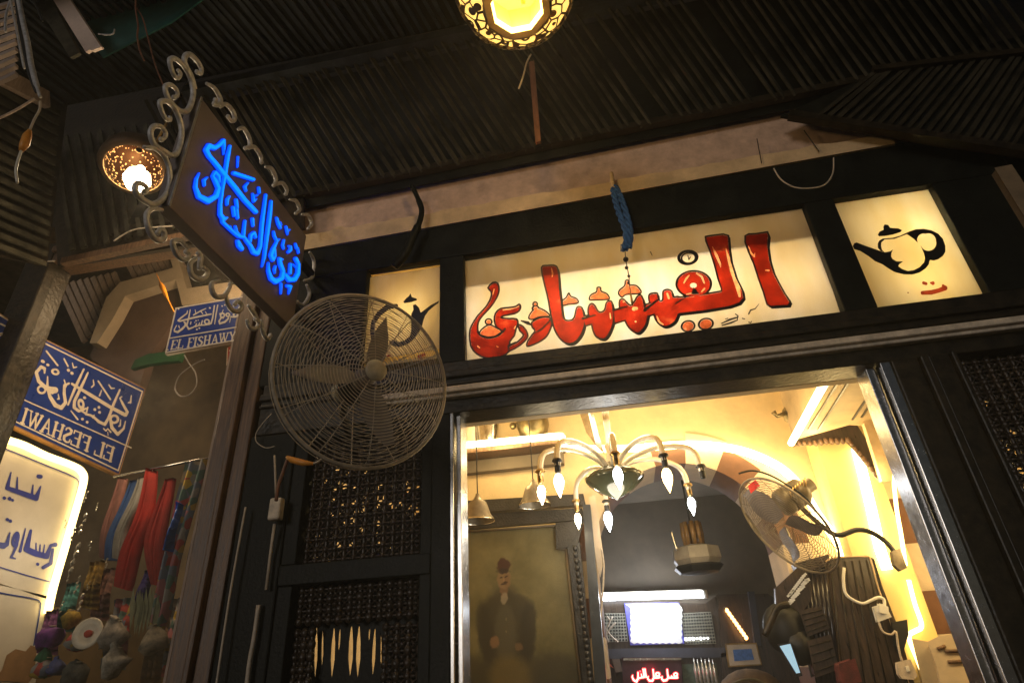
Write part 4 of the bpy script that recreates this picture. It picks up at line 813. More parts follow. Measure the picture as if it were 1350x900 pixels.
ink('lettering', [sdf_grid([('l', [(303,462,1),(306,466,1),(304,472,1)]), ('l', [(309,460,1),(313,464,1),(310,470,1)]), ('l', [(300,459,.7),(299,481,.7),(313,489,.7)])], .3, 2)], lambda x, y: P(x, y, Y=3.295), M['enamelw'], rs)
tag(MB().tube(pix([(243,468),(250,480),(258,492),(259,508),(250,520),(238,522),(231,512),(236,496),(250,484),(262,477),(270,474)], 5, Y=2.97), .0042, 6).build('wire', M['cable_w']), 'looped pale wire hanging below the small blue enamel sign', 'wire')
# --- scarves and trinkets
def scarf(left, right, m, label, Y, folds=4, amp=.03):
    n, k = 26, 14; L, Rr_ = smooth(left, 8), smooth(right, 8); vs = []
    for i in range(n):
        t = i/(n-1); a = L[int(t*(len(L)-1))]; c_ = Rr_[int(t*(len(Rr_)-1))]
        for j in range(k):
            s = j/(k-1); p = P(a[0]+(c_[0]-a[0])*s, a[1]+(c_[1]-a[1])*s, Y=Y)
            vs.append(p+Vector((0, amp*math.sin(s*folds*2*math.pi+t*1.3)+.01*math.sin(7*t+s), 0)))
    fs_ = [(i*k+j, i*k+j+1, (i+1)*k+j+1, (i+1)*k+j) for i in range(n-1) for j in range(k-1)]
    mb = MB().add(vs, fs_, True); N = len(vs); mb.add([v+Vector((0, .008, 0)) for v in vs], [f[::-1] for f in fs_], True)
    return tag(mb.build('scarf', m), label, 'scarf', 'scarves hanging in the shop window')
def cloth(name, c, **k): return mat(name, c, .85, 0, k.get('var', .3), k.get('scale', 8), .3, 120, c2=k.get('c2'))
def floral(name):
    m = mat(name, (.25, .2, .2), .8); t = m.node_tree; b_ = t.nodes['Principled BSDF']; tc = t.nodes.new('ShaderNodeTexCoord')
    v = t.nodes.new('ShaderNodeTexVoronoi'); v.inputs['Scale'].default_value = 19; t.links.new(tc.outputs['Object'], v.inputs['Vector'])
    cr = t.nodes.new('ShaderNodeValToRGB'); cr.color_ramp.interpolation = 'CONSTANT'; e = cr.color_ramp.elements
    e[0].color = (.16, .19, .28, 1); e[1].position = .34; e[1].color = (.42, .06, .05, 1)
    for p, c_ in ((.46, (.32, .30, .30, 1)), (.62, (.55, .36, .05, 1)), (.72, (.10, .18, .16, 1)), (.84, (.45, .16, .2, 1))):
        k = e.new(p); k.color = c_
    sp = t.nodes.new('ShaderNodeSeparateColor'); t.links.new(v.outputs['Color'], sp.inputs[0]); t.links.new(sp.outputs[0], cr.inputs[0]); t.links.new(cr.outputs[0], b_.inputs['Base Color']); return m
SC = 3.55
scarf([(156,630),(146,665),(136,705),(132,735)], [(166,630),(158,665),(148,705),(143,735)], cloth('dusty_pink_cloth', (.28, .12, .10)), 'dusty pink scarf, leftmost of the row in the shop window', SC+.1)
scarf([(172,634),(156,675),(144,710),(139,738)], [(183,632),(170,675),(156,710),(149,738)], cloth('blue_cloth', (.04, .10, .30)), 'blue scarf between the pink and grey ones', SC+.05)
scarf([(183,630),(170,665),(155,705),(149,735)], [(192,628),(184,665),(168,700),(159,738)], cloth('grey_cloth', (.40, .37, .34)), 'pale grey scarf between the blue and red ones', SC)
scarf([(192,616),(178,680),(160,730),(150,772)], [(206,620),(200,680),(184,725),(168,778)], cloth('red_cloth', (.48, .028, .018)), 'bright red scarf beside the pale grey one', SC-.02)
scarf([(218,632),(200,680),(192,720),(200,770)], [(230,630),(222,680),(214,730),(210,772)], cloth('crimson_cloth', (.36, .025, .02)), 'dark crimson scarf beside the long flowered one', SC)
scarf([(244,610),(228,660),(214,730),(200,800),(197,838)], [(272,605),(252,680),(236,740),(222,800),(205,842)], floral('flowered_cloth'), 'long flowered multicoloured scarf at the right end of the row', SC-.08, 2, .03)
scarf([(192,752),(186,775),(178,800)], [(200,750),(196,775),(188,800)], cloth('violet_cloth', (.08, .05, .24)), 'short violet scarf below the red ones', SC+.03)
scarf([(231,660),(222,700),(212,724)], [(240,664),(230,700),(222,726)], mat('shiny_blue_satin', (.03, .14, .70), .25, 0, .3, 10, .3, 60), 'shiny blue ribbon scarf over the flowered one', SC-.14, 1)
tag(MB().tube([P(150, 628, Y=SC), P(276, 603, Y=SC)], .008, 6).build('hanging_rail', M['steel']), 'thin metal rail carrying the row of scarves', 'rail')
extra = [('short flowered cloth hanging behind the pouches at the window bottom, widest of the low row', 150, 178, 790, 880, 'f'), ('mustard cloth hanging low beside the crystal drops', 118, 136, 742, 800, (.35,.22,.04)), ('plum cloth hanging low at the far left of the goods', 60, 80, 806, 860, (.16,.05,.16)),
 ('teal cloth hanging low left of the mustard one', 88, 104, 770, 830, (.04,.16,.15)), ('faded rose cloth hanging low under the grey scarf', 132, 150, 752, 815, (.32,.16,.13)), ('brown striped cloth behind the beige bag', 205, 226, 800, 900, (.20,.12,.07)), ('dark navy cloth at the right end behind the flowered scarf', 268, 290, 640, 760, (.03,.04,.10)), ('second flowered cloth low beside the brown window post', 226, 246, 790, 890, 'f')]
for k, (lab, xa, xb, ya, yb, c_) in enumerate(extra):
    dx = -(yb-ya)*.22
    scarf([(xa, ya), (xa+dx*.5, (ya+yb)/2), (xa+dx, yb)], [(xb, ya-4), (xb+dx*.5, (ya+yb)/2), (xb+dx, yb+3)], floral('flowered_cloth_low') if c_ == 'f' else cloth('low_cloth', c_, var=.5, scale=14), lab, 3.75+.02*k, 3, .03)
pc = [(.20,.05,.30),(.45,.30,.05),(.45,.10,.08),(.10,.12,.35),(.40,.34,.30),(.05,.20,.10),(.35,.22,.12),(.45,.40,.36),(.10,.10,.10),(.38,.30,.22)]
pl_ = ['small purple cloth pouch at the lower left of the shop window', 'yellow cloth pouch low in the shop window', 'brick red cloth pouch low in the shop window', 'blue cloth pouch at the bottom of the shop window', 'grey cloth bag below the scarves', 'green cloth pouch left of the painted plate', 'tan cloth bag beside the painted plate', 'pale cloth bag under the grey one', 'black cloth pouch at the window bottom', 'beige doll-like bag below the flowered scarf']
for k, (x, y, r) in enumerate([(66,838,14),(92,815,12),(58,880,14),(72,878,11),(150,835,18),(58,862,9),(106,842,15),(152,870,17),(100,888,16),(204,845,16)]):
    p = P(x, y, Y=3.4); q = r*.0034*1.25
    prof = [(q*.35, -q), (q*.9, -q*.8), (q*1.05, -q*.2), (q*.9, q*.35), (q*.5, q*.75), (q*.25, q*.95), (q*.32, q*1.1), (q*.1, q*1.15)]
    prof = [(a*random.uniform(.85, 1.15), h) for a, h in prof]
    o = thing('cloth_pouch', pl_[k], 'pouch', tuple(p), 'souvenirs in the shop window')
    mbp = MB().lathe(prof, p, 14, axis=(random.uniform(-.4, .4), -.2, 1)); mbp.v = [tuple(Vector(w_)+(Vector(w_)-p)*(.16*math.sin(9*k+w_[0]*60)+.14*math.sin(w_[2]*75+k)+random.uniform(-.05, .05))) for w_ in mbp.v]; mbp.build('bag', floral('flowered_pouch') if k % 4 == 2 else cloth('pouch_cloth', [x*.8 for x in pc[k]], var=.6, scale=25), o)
    MB().lathe([(q*.34, q*.86), (q*.34, q*.94)], p, 9).build('tie', M['cable_w'], o)
pp = P(118, 835, Y=3.36); o = thing('painted_plate', 'cream plate with red painted motif low in the shop window', 'plate', tuple(pp), 'souvenirs in the shop window')
MB().lathe([(.02, 0), (.055, .004), (.085, .02), (.083, .025), (.05, .01), (.001, .008)], pp, 20, axis=(.2, -1, .1)).build('plate', M['enamelw'], o)
MB().sphere(pp+Vector((0, -.012, 0)), .03, 9, 5, (1, .2, .7)).build('motif', M['red'] if False else cloth('motif_red', (.45, .06, .04)), o)
gh = mat('glinting_crystal', (.75, .72, .62), .12, .6, .3, 30)
for k, (x, y, l) in enumerate([(108,690,34),(97,735,48),(90,758,20),(104,798,36),(112,655,20),(132,845,22),(118,720,16),(86,690,14),(102,770,26),(126,668,14),(80,800,18),(140,742,16),(115,772,14),(96,705,24)]):  # bright speckles and glass reflections, modelled as hanging drops
    p = P(x, y, Y=3.5); L = l*.0042
    mb = MB()
    for j in range(4): mb.lathe([(.002, -.5), (.5*random.uniform(.5, 1), -.1), (.3, .2), (.001, .5)], (0, 0, 0), 6, smooth=False) if False else mb.lathe([(.001, 0), (L*.07, L*.1), (L*.05*random.uniform(.5, 1.5), L*.2), (.001, L*.25)], p+Vector((random.uniform(-.008, .008), 0, (j-2)*L*.25)), 6, axis=(.35, 0, 1), smooth=False)
    tag(mb.build('glint_drop', gh), 'string of crystal drops added for glints beside the glowing board' , 'crystal', 'crystal drops in the shop window')
for k in range(9):
    x, y = 178+k*4+random.uniform(-2, 2), 775+random.uniform(-5, 5)
    if k == 0: o = thing('dried_sprig', 'bunch of grey-green dried leaves below the crimson scarf', 'dried leaves', tuple(P(185, 830, Y=3.45)))
    MB().add([P(x-1, y, Y=3.45), P(x+2, y+25, Y=3.44), P(x-6, y+60, Y=3.45), P(x-6, y+25, Y=3.46)], [(0, 1, 2, 3)]).build('leaf', mat('grey_green_leaf', (.20, .20, .12), .6, 0, .3, 20), o)
# --- lattice and cables at the far left, outside
ll = thing('lattice_screen', 'dusty slatted wooden screen along the left edge above the shop window', 'lattice', (-4, 2.6, 4.5))
mb = MB()
for k in range(16): mb.bar(P(-20, 92+k*15, X=-3.6), P(78-k*1.2, 150+k*13.2, X=-3.6), .035, .02, (1, 0, 0))
mb.build('slats', M['slat'], ll)
MB().bar(P(-30, 84, X=-3.58), P(62, 132, X=-3.58), .12, .05, (1, 0, 0)).build('cross_rail', M['palewood'], ll)
MB().prism([P(-40, 60, X=-3.66), P(90, 130, X=-3.66), P(62, 350, X=-3.66), P(-40, 330, X=-3.66)], (-.03, 0, 0)).build('back_board', M['black2'], ll)
l2 = thing('lattice_screen', 'pale slatted panel in the top left corner beside the silver cables', 'lattice', tuple(P(10, 50, Y=1.55)))
mb = MB()
for k in range(10): mb.bar(P(-25, 16+k*11.5, Y=1.55), P(22, 3+k*10.5, Y=1.55), .03, .02, (0, 1, 0))
mb.build('slats', mat('pale_slat', (.34, .27, .24), .7, 0, .3, 8), l2)
l3 = thing('lattice_screen', 'dark slatted wooden panel behind the dome lamp above the shop window', 'lattice', tuple(P(150, 260, Y=2.9)))
mb = MB()
for k in range(19): mb.bar(P(72+k*15, 182-k*2.2, Y=2.86), P(96+k*15, 330-k*3.2, Y=2.86), .035, .02, (0, 1, 0))
mb.build('slats', M['slat'], l3)
MB().prism([P(60, 120, Y=2.885), P(400, 80, Y=2.885), P(400, 300, Y=2.885), P(76, 350, Y=2.885)], (0, .03, 0)).build('back_board', M['black2'], l3)
l3b = MB().bar(P(84, 346, Y=2.84), P(300, 300, Y=2.84), .05, .05); l3b.build('lower_rail', M['brown'], l3)
tag(MB().prism([P(70,0,Y=1.7), P(86,-10,Y=1.7), P(133,62,Y=1.7), P(128,64,Y=1.7), P(121,67,Y=1.7), P(118,66,Y=1.7), P(113,69,Y=1.7)], (0, .02, .01)).build('torn_plank', mat('pinkish_board', (.72, .56, .48), .7, 0, .2, 5)), 'pinkish plank with a broken end jutting from the top left', 'plank')
tag(MB().prism([P(44,0,Y=1.72), P(68,0,Y=1.72), P(104,70,Y=1.72), P(92,76,Y=1.72)], (0, .02, .01)).build('plank', M['slat']), 'dim wooden plank beside the pinkish broken one', 'plank')
tag(MB().prism([P(60,-30,Y=1.85), P(320,-40,Y=1.85), P(225,30,Y=1.9), P(135,76,Y=1.95), P(110,40,Y=1.9)], (0, .01, .004)).build('tarpaulin', M['teal']), 'dark teal tarpaulin stretched across the top left gap', 'tarpaulin')
tag(MB().tube(pix([(130,45),(140,46),(149,45),(151,39)], 4, Y=1.58), .004, 6).build('wire_hook', M['iron']), 'small bright wire hook against the teal tarpaulin', 'hook')
tag(MB().tube(pix([(179,0),(179,14),(182,34),(181,48),(184,66),(190,80)], 5, Y=1.7), .005, 6).build('cable', M['batten']), 'reddish twisted cable dangling right of the teal tarpaulin', 'cable')
tag(MB().tube(pix([(178,8),(188,24),(195,50),(204,84),(215,112)], 5, Y=1.72), .004, 6).build('cable', M['batten']), 'thin dark red cable forking away from the twisted one', 'cable')
cb = thing('cable_bundle', 'bundle of silver and dark cables falling down the top left corner', 'cables', tuple(P(30, 60, Y=1.4)))
MB().tube(pix([(23,-8),(30,28),(36,55),(41,85),(48,112),(53,128)], 5, Y=1.4), [.012]*21+[.007]*5, 8).build('cable', M['iron'], cb)
MB().tube(pix([(12,-8),(20,30),(26,60),(32,90)], 5, Y=1.42), .006, 6).build('cable', M['iron'], cb)
MB().tube(pix([(20,-8),(25,30),(31,62),(38,96),(48,122)], 5, Y=1.4), .007, 6).build('cable', M['dark'], cb)
MB().tube(pix([(14,0),(8,20),(7,42)], 5, Y=1.42), .006, 6).build('cable', M['iron'], cb)
MB().tube(pix([(30,-8),(46,6),(52,18),(56,28)], 5, Y=1.4), .005, 6).build('cable', M['dark'], cb)
oc2 = thing('cable_joint', 'orange cable joint on a white wire at the upper left edge', 'cable joint', tuple(P(33, 188, Y=1.45)))
MB().tube(pix([(53,134),(52,145),(45,158),(39,172)], 5, Y=1.45), .005, 6).build('cable', M['cable_w'], oc2)
MB().tube([P(39, 172, Y=1.45), P(36, 179, Y=1.45), P(32, 191, Y=1.45), P(28, 199, Y=1.45)], [.008, .017, .018, .009], 8).build('sleeve', M['orange'], oc2)
MB().tube(pix([(28,199),(23,214),(21,226),(23,241)], 5, Y=1.45), .0055, 6).build('cable', M['white'], oc2)
tag(MB().tube(pix([(-10,160),(12,150),(30,140),(46,130)], 5, Y=1.95), .008, 6).build('cable', M['palewood']), 'pale flat cable crossing the screen above the orange joint', 'cable')
tag(MB().tube(pix([(-5,305),(10,322),(28,338),(50,344),(72,344)], 5, Y=2.85), .006, 6).build('cable', M['cable_w']), 'pale cable sagging to the top corner of the shop window', 'cable')
tag(MB().tube(pix([(150,318),(165,308),(180,302),(200,300),(228,298)], 5, Y=2.8), .006, 6).build('cable', M['cable_w']), 'lit yellowish cable along the top of the shop window frame', 'cable')
# ================================================================== INSIDE THE CAFE
YI = 5.5
oi = lambda x, z: Vector((x, YI, z))
ax, az, Ri = .60, 2.40, .78
wall = [('p', [(-1.9, 0), (3.2, 0), (3.2, 4.5), (-1.9, 4.5)]), ('-', [(ax, az, Ri+.21), (ax, az, Ri+.21)]), ('-', [(ax, z, Ri+.21) for z in (az, 1.2, 0.0)]), ('-', [(ax-.3, .2, Ri), (ax+.3, .2, Ri)])]
bw = ink('cafe_back_wall', [sdf_grid(wall, .03, 0, (-1.9, 3.2, 0, 4.5))], oi, M['cream'], None, (0, 0, 0), (0, -.5, 0)); tag(bw, kind='structure')
struct('cafe_ceiling', MB().box(-1.9, 3.2, 3.3, 5.5, 4.36, 4.42), M['ceil'])
struct('cafe_left_wall', MB().box(-1.98, -1.9, 3.3, 6.0, 0, 4.36), M['cream'])
struct('cafe_right_wall', MB().box(3.2, 3.28, 3.3, 6.0, 0, 4.36), M['cream'])
struct('cafe_front_wall', MB().box(-1.9, 3.2, 3.24, 3.3, 2.9, 4.36), M['cream'])
struct('cafe_floor', MB().box(-1.9, 3.2, 3.0, 8.6, .004, .02), M['ground'])
# arch of alternating stones
ar = thing('striped_arch', 'round arch of alternating brown and cream stones opening to the back room', 'arch', (ax, YI, 0))
N = 9
for k in range(N):
    a0, a1 = math.pi*k/N, math.pi*(k+1)/N; q = []
    Ro = Ri+.22+(.07 if k % 2 else 0)
    for j in range(5): a = a0+(a1-a0)*j/4; q.append((ax+Ri*math.cos(a), YI-.014-.004*(k % 2), az+Ri*math.sin(a)))
    for j in range(5): a = a1-(a1-a0)*j/4; q.append((ax+Ro*math.cos(a), YI-.014-.004*(k % 2), az+Ro*math.sin(a)))
    MB().prism(q, (0, .56, 0)).build('stone', M['brownband'] if k % 2 == 0 else M['cream2'], ar)
for s in (-1, 1):
    for k in range(8):
        xa, xb = ax+s*Ri, ax+s*(Ri+.22+(.07 if k % 2 else 0)); z1 = az-.3*k
        MB().box(min(xa, xb), max(xa, xb), YI-.014-.004*(k % 2), YI+.55, z1-.3, z1-.001).build('stone', M['cream2'] if k % 2 == 0 else M['brownband'], ar)
# striped wall to the right
sw = thing('striped_wall', 'brown and cream banded wall seen just inside the right door jamb', 'wall', (2.6, 5.3, 0))
zz = [P(1200, y, Y=5.3).z for y in (600, 655, 716, 780, 838)]
for k in range(4): MB().box(2.22, 3.19, 5.3, 5.48, zz[k+1]+.001, zz[k]).build('band', M['cream2'] if k % 2 == 0 else M['brownband'], sw)
MB().box(2.22, 3.19, 5.3, 5.48, 0, zz[4]).build('band', M['cream2'], sw)
# pilaster between arch and banded wall
pi_ = thing('pilaster', 'square cream pilaster right of the arch, brightly lit yellow between two light strips', 'pilaster', (2.0, 5.3, 0))
PYF = 5.2; pp_ = lambda x, y: P(x, y, Y=PYF)
MB().box(1.80, 2.20, PYF+.004, 5.49, 0, 4.0).build('shaft', mat('yellow_lit_cream', (.78, .62, .26), .75, 0, .1, 2), pi_)  # yellow glow of the light strips worked into the shaft's cream
wq = [(1088,739),(1097,735),(1140,733),(1149,738),(1160,775),(1178,822),(1210,930),(1112,930),(1102,830)]
wp = thing('wood_panel', 'dark grooved wooden panelling on the lower pilaster behind the white sockets', 'panelling', tuple(pp_(1130, 880)))
MB().prism([pp_(*q)+Vector((0, -.06, 0)) for q in wq], (0, .058, 0)).build('panel', M['darkwood'], wp)
mb = MB()
for k in range(7):
    u = k/6; mb.tube([pp_(1092+u*56, 742-u*3)+Vector((0, -.064, 0)), pp_(1112+u*88, 930)+Vector((0, -.064, 0))], .006, 5)
mb.build('grooves', M['black2'], wp)
MB().tube(pix([(1089,740),(1100,735),(1140,733),(1148,738),(1158,775),(1176,825),(1206,930)], 4, Y=PYF-.062), .007, 6).build('edge_bead', M['ledge'], wp)
fl = thing('fluted_column', 'glossy dark fluted column at the right side of the arch opening', 'column', tuple(P(1080, 880, Y=5.3)))
mb = MB()
for k in range(6):
    u = k/5; mb.tube([P(1056+u*30, 748-u*8, Y=5.35), P(1086+u*24, 930, Y=5.35)], .028, 7)
mb.build('flutes', mat('black_gloss_column', (.03, .025, .03), .15, 0, .3, 12), fl)
MB().prism([P(1048,742,Y=5.3), P(1092,730,Y=5.3), P(1096,742,Y=5.3), P(1054,756,Y=5.3)], (0, .14, 0)).build('capital', M['darkwood'], fl)
# light strips
def strip(pts, r, label, Y, m='led', name='light_strip', n=6):
    o = MB().tube(pix(pts, n, Y=Y), r, 8).build(name, M[m]); tag(o, label, 'light strip', 'warm light strips in the cafe'); return o
strip([(607,587),(640,584),(690,579),(736,574.5),(741,577),(743,586),(748,591),(775,591.5),(820,591),(850,590)], .032, 'straight warm light strip along the left shelf edge and over the arch', 5.15, n=3)
strip([(850,589.5),(900,586),(945,588),(985,596),(1022,612),(1045,630),(1062,652),(1078,678),(1098,705),(1108,722),(1114,738),(1113,746)], .038, 'curved warm light strip following the right half of the arch', 5.42, n=5)
strip([(1129,590),(1136,618),(1145,655),(1153,690),(1160,722),(1170,750)], .040, 'broad straight light strip on the yellow pilaster', PYF-.02)
strip([(1175,600),(1178,630),(1182,670),(1188,705),(1194,745)], .015, 'thin light strip running down beside the right door jamb', PYF-.02, 'led2')
strip([(1198,764),(1206,795),(1214,818),(1214,827),(1207,831),(1199,836),(1200,846),(1210,870),(1222,900),(1236,940)], .016, 'zigzag light strip at the lower right above the cream box', PYF-.03, 'led2')
SZ = 3.1
o = MB().tube([P(1043, 584, Z=SZ-.02), P(1090, 499, Z=SZ-.02)], .026, 8).build('light_strip', M['led']); tag(o, 'slanting light strip on the edge of the wooden loft box', 'light strip', 'warm light strips in the cafe')
for i, (x, y, z, e) in enumerate(((-.9, 5.0, 3.4, 9), (.5, 4.7, 3.6, 8), (1.65, 4.8, 3.0, 5), (1.35, 4.2, 2.95, 8), (1.9, 4.6, 2.7, 4.5), (2.0, 4.7, 2.2, 2.5), (2.55, 4.6, 2.2, 9))): lamp('cafe_fill', (x, y, z), e*1.75, (1, .71, .30), .12)  # unseen fill lamps added to strengthen the light of the strips
# loft box with scalloped fringe
lo = thing('loft_box', 'wooden loft box under the ceiling behind the right door jamb, scalloped fringe below', 'loft box', tuple(P(1110, 540, Z=SZ)))
MB().prism([P(1046,580,Z=SZ), P(1093,497,Z=SZ), P(1175,470,Z=SZ), P(1190,565,Z=SZ), P(1120,560,Z=SZ)], (0, 0, .5)).build('underside', mat('dull_cream_panel', (.36, .26, .14), .6, 0, .25, 4), lo)
mb = MB()
for a, c_ in (((1056,566),(1099,497)), ((1066,566),(1109,497)), ((1079,566),(1119,503)), ((1124,553),(1144,523)), ((1136,550),(1150,528))): mb.bar(P(*a, Z=SZ-.004), P(*c_, Z=SZ-.004), .014, .008)
mb.build('panel_lines', M['inkblack'], lo)
MB().prism([P(1044,586,Y=5.02), P(1070,562,Y=5.02), P(1118,558,Y=5.02), P(1130,560,Y=5.02), P(1160,606,Y=5.02), P(1162,634,Y=5.02), P(1134,598,Y=5.02), P(1118,580,Y=5.02)], (0, .05, 0)).build('apron', M['darkwood'], lo)
mb = MB()
for k in range(11):
    x = 1046+k*7.2; mb.sphere(P(x, 585-k*.5+random.uniform(-1, 1), Y=5.0), .02*random.uniform(.8, 1.2), 7, 5, (1, .7, 1.4))
for k in range(8):
    mb.sphere(P(1122+k*5.6, 585+k*6.6, Y=5.0), .02*random.uniform(.8, 1.3), 7, 5, (1, .7, 1.4))
mb.build('scalloped_fringe', M['brown'], lo)
MB().prism([P(1139,557,Y=4.6), P(1153,540,Y=4.6), P(1178,590,Y=4.6), P(1176,634,Y=4.6), P(1163,634,Y=4.6)], (0, .05, 0)).build('side_board', M['ledge'], lo)
# left shelf and vases
sh = thing('wall_shelf', 'long dark shelf with spiky trim above the portrait, lit from its front edge', 'shelf', tuple(P(670, 590, Y=5.3)))
a, c_ = P(600, 588, Y=5.2), P(741, 577, Y=5.2); zs = (a.z+c_.z)/2-.03
MB().box(-1.89, c_.x, 5.18, 5.49, zs-.04, zs).build('board', M['brown'], sh)
MB().box(-1.89, c_.x-.02, 5.40, 5.49, zs-.16, zs-.045).build('support', M['greywall'], sh)
mb = MB()
for k in range(26):
    x = -1.6+k*.05
    if x < c_.x-.03: mb.lathe([(.016, 0), (.010, .02), (.001, .055)], (x, 5.2, zs+.0), 5)
mb.build('spiky_trim', M['brass'], sh)
def at_shelf(px, py): return P(px, py, Y=5.3)
q = Vector((at_shelf(643, 572).x, 5.32, zs)); v1 = thing('silver_beaker', 'tall flared silver beaker on the dark shelf', 'vase', tuple(q), 'vessels on the shelf')
MB().lathe([(.062, 0), (.07, .02), (.10, .20), (.12, .34), (.125, .36), (.115, .35)], q, 20).build('body', M['silver'], v1)
q2 = Vector((at_shelf(618, 572).x, 5.38, zs)); v1 = thing('dark_vase', 'dark flared vase half behind the silver beaker on the shelf', 'vase', tuple(q2), 'vessels on the shelf')
MB().lathe([(.05, 0), (.07, .04), (.12, .22), (.14, .36)], q2, 16).build('body', M['mould'], v1)
q = Vector((at_shelf(703, 570).x, 5.32, zs+.002)); v1 = thing('bronze_urn', 'bulging greenish bronze urn on the shelf left of the chandelier', 'vase', tuple(q), 'vessels on the shelf')
br = mat('greenish_bronze', (.20, .16, .08), .35, .8, .4, 12)
MB().lathe([(.05, 0), (.05, .02), (.07, .05), (.13, .12), (.155, .20), (.15, .28), (.10, .38)], q, 18).build('body', br, v1)
MB().sphere(q+Vector((-.19, -.02, .22)), .035, 9, 6).tube([q+Vector((-.19, -.02, .22)), q+Vector((-.12, 0, .27))], .012, 6).build('handle', br, v1)
q = P(1052, 545, Y=4.9); v1 = thing('bronze_pot', 'round bronze pot beside the slanting light strip', 'pot', tuple(q))
MB().lathe([(.03, -.10), (.09, -.07), (.12, .0), (.10, .07), (.05, .10), (.06, .13)], q, 16, axis=(-.25, 0, 1)).build('body', br, v1)
MB().tube([q+Vector((-.10, -.05, 0)), q+Vector((-.18, -.05, -.02)), q+Vector((-.20, -.05, .02))], [.02, .016, .022], 7).build('spout', br, v1)
tag(MB().tube([q+Vector((-.05, 0, .1)), q+Vector((-.05, 0, .9))], .01, 6).build('hanging_rod', M['brass']), 'thin brass rod above the bronze pot', 'rod')
# chandelier
ch = thing('chandelier', 'eight-armed glass chandelier with flame bulbs hanging inside the doorway', 'chandelier', (.06, 4.3, 2.7))
cx, cy, cz = .06, 4.3, 2.74
MB().lathe([(.001, -.215), (.02, -.20), (.05, -.185), (.13, -.14), (.205, -.075), (.215, -.05), (.18, -.02), (.09, .02), (.05, .06)], (cx, cy, cz+.09), 28).build('bowl', M['milkbulb'], ch)
MB().lathe([(.03, .10), (.045, .16), (.03, .22), (.05, .27), (.03, .30), (.022, .42), (.028, .55), (.06, .78), (.075, .92), (.06, 1.02), (.02, 1.08), (.012, 1.6)], (cx, cy, cz), 18).build('stem', M['arm'], ch)
MB().add([P(763, 541, Y=4.25), P(772, 530, Y=4.25), P(783, 548, Y=4.27), P(790, 575, Y=4.28), P(797, 598, Y=4.27), P(786, 588, Y=4.26), P(773, 570, Y=4.25)], [tuple(range(7))]).build('crystal_leaf', M['silver'], ch)
bl = [((714,650),'w'),((737,637),'w'),((762,685),'w'),((802,685),'c'),((815,628),'c'),((880,630),'y'),((912,665),'c'),((744,690),None)]
for k, ((x, y), kind) in enumerate(bl):
    p = P(x, y, Z=2.62) if kind else Vector((.66, 4.2, 2.62)); d = Vector((p.x-cx, p.y-cy, 0)); L = d.length; d.normalize()
    hub = Vector((cx, cy, cz+.07)); tip = Vector((p.x, p.y, 2.735))
    path = [hub+d*.03, hub+d*(L*.22)+Vector((0, 0, .09)), hub+d*(L*.55)+Vector((0, 0, .14)), hub+d*(L*.85)+Vector((0, 0, .115)), hub+d*(L*.97)+Vector((0, 0, .05)), tip]
    am = MB().tube([Vector(q) for q in smooth([tuple(q) for q in path], 5)], [.018]*12+[.020]*8+[.021]*6, 7).build('arm', M['arm'], ch)
    MB().lathe([(.03, .045), (.036, .03), (.02, .02), (.02, -.035), (.016, -.05)], tip-Vector((0, 0, .0)), 10).build('socket', M['dark'] if k % 2 else M['brass'], am)
    if kind:
        kb = (.92, 1.05, .88, 1.12, 1.0, 1.1, .95)[k]; MB().lathe([(r_*kb, h_*kb) for r_, h_ in [(.001, -.085), (.011, -.06), (.026, -.02), (.031, .012), (.025, .04), (.015, .055)]], p, 12).build('bulb', M['bulb_'+kind], am)
lamp('chandelier_light', (cx, cy, cz-.32), 16, (1, .88, .70), .2, ch); lamp('chandelier_light', (cx, cy, cz+.5), 20, (1, .80, .5), .3, ch)
# hanging bell lamps
for (x, y, Y, lab) in ((630, 672, 4.7, 'grey metal bell lamp on a thin cord before the portrait frame'), (704, 652, 4.9, 'grey bell lamp half behind the left chandelier bulbs')):
    q = P(x, y, Y=Y); o = thing('bell_lamp', lab, 'lamp', tuple(q), 'bell lamps on cords')
    MB().lathe([(.13, -.085), (.125, -.07), (.10, -.03), (.085, .02), (.07, .06), (.035, .085), (.02, .11), (.014, .13)], q, 20, caps=False).build('shade', mat('grey_enamel_shade', (.26, .22, .16), .4, .3, .3, 14), o); shd = o.children[0]
    MB().lathe([(.137, -.09), (.137, -.078), (.125, -.075)], q, 20, caps=False).build('shade_rim', M['silver'], shd)
    MB().tube([q+Vector((0, 0, .12)), q+Vector((0, 0, 1.6))], .005, 5).build('cord', M['dark'], o)
    MB().sphere(q+Vector((0, 0, -.03)), .035, 9, 6).build('unlit_bulb', M['milkbulb'], o)
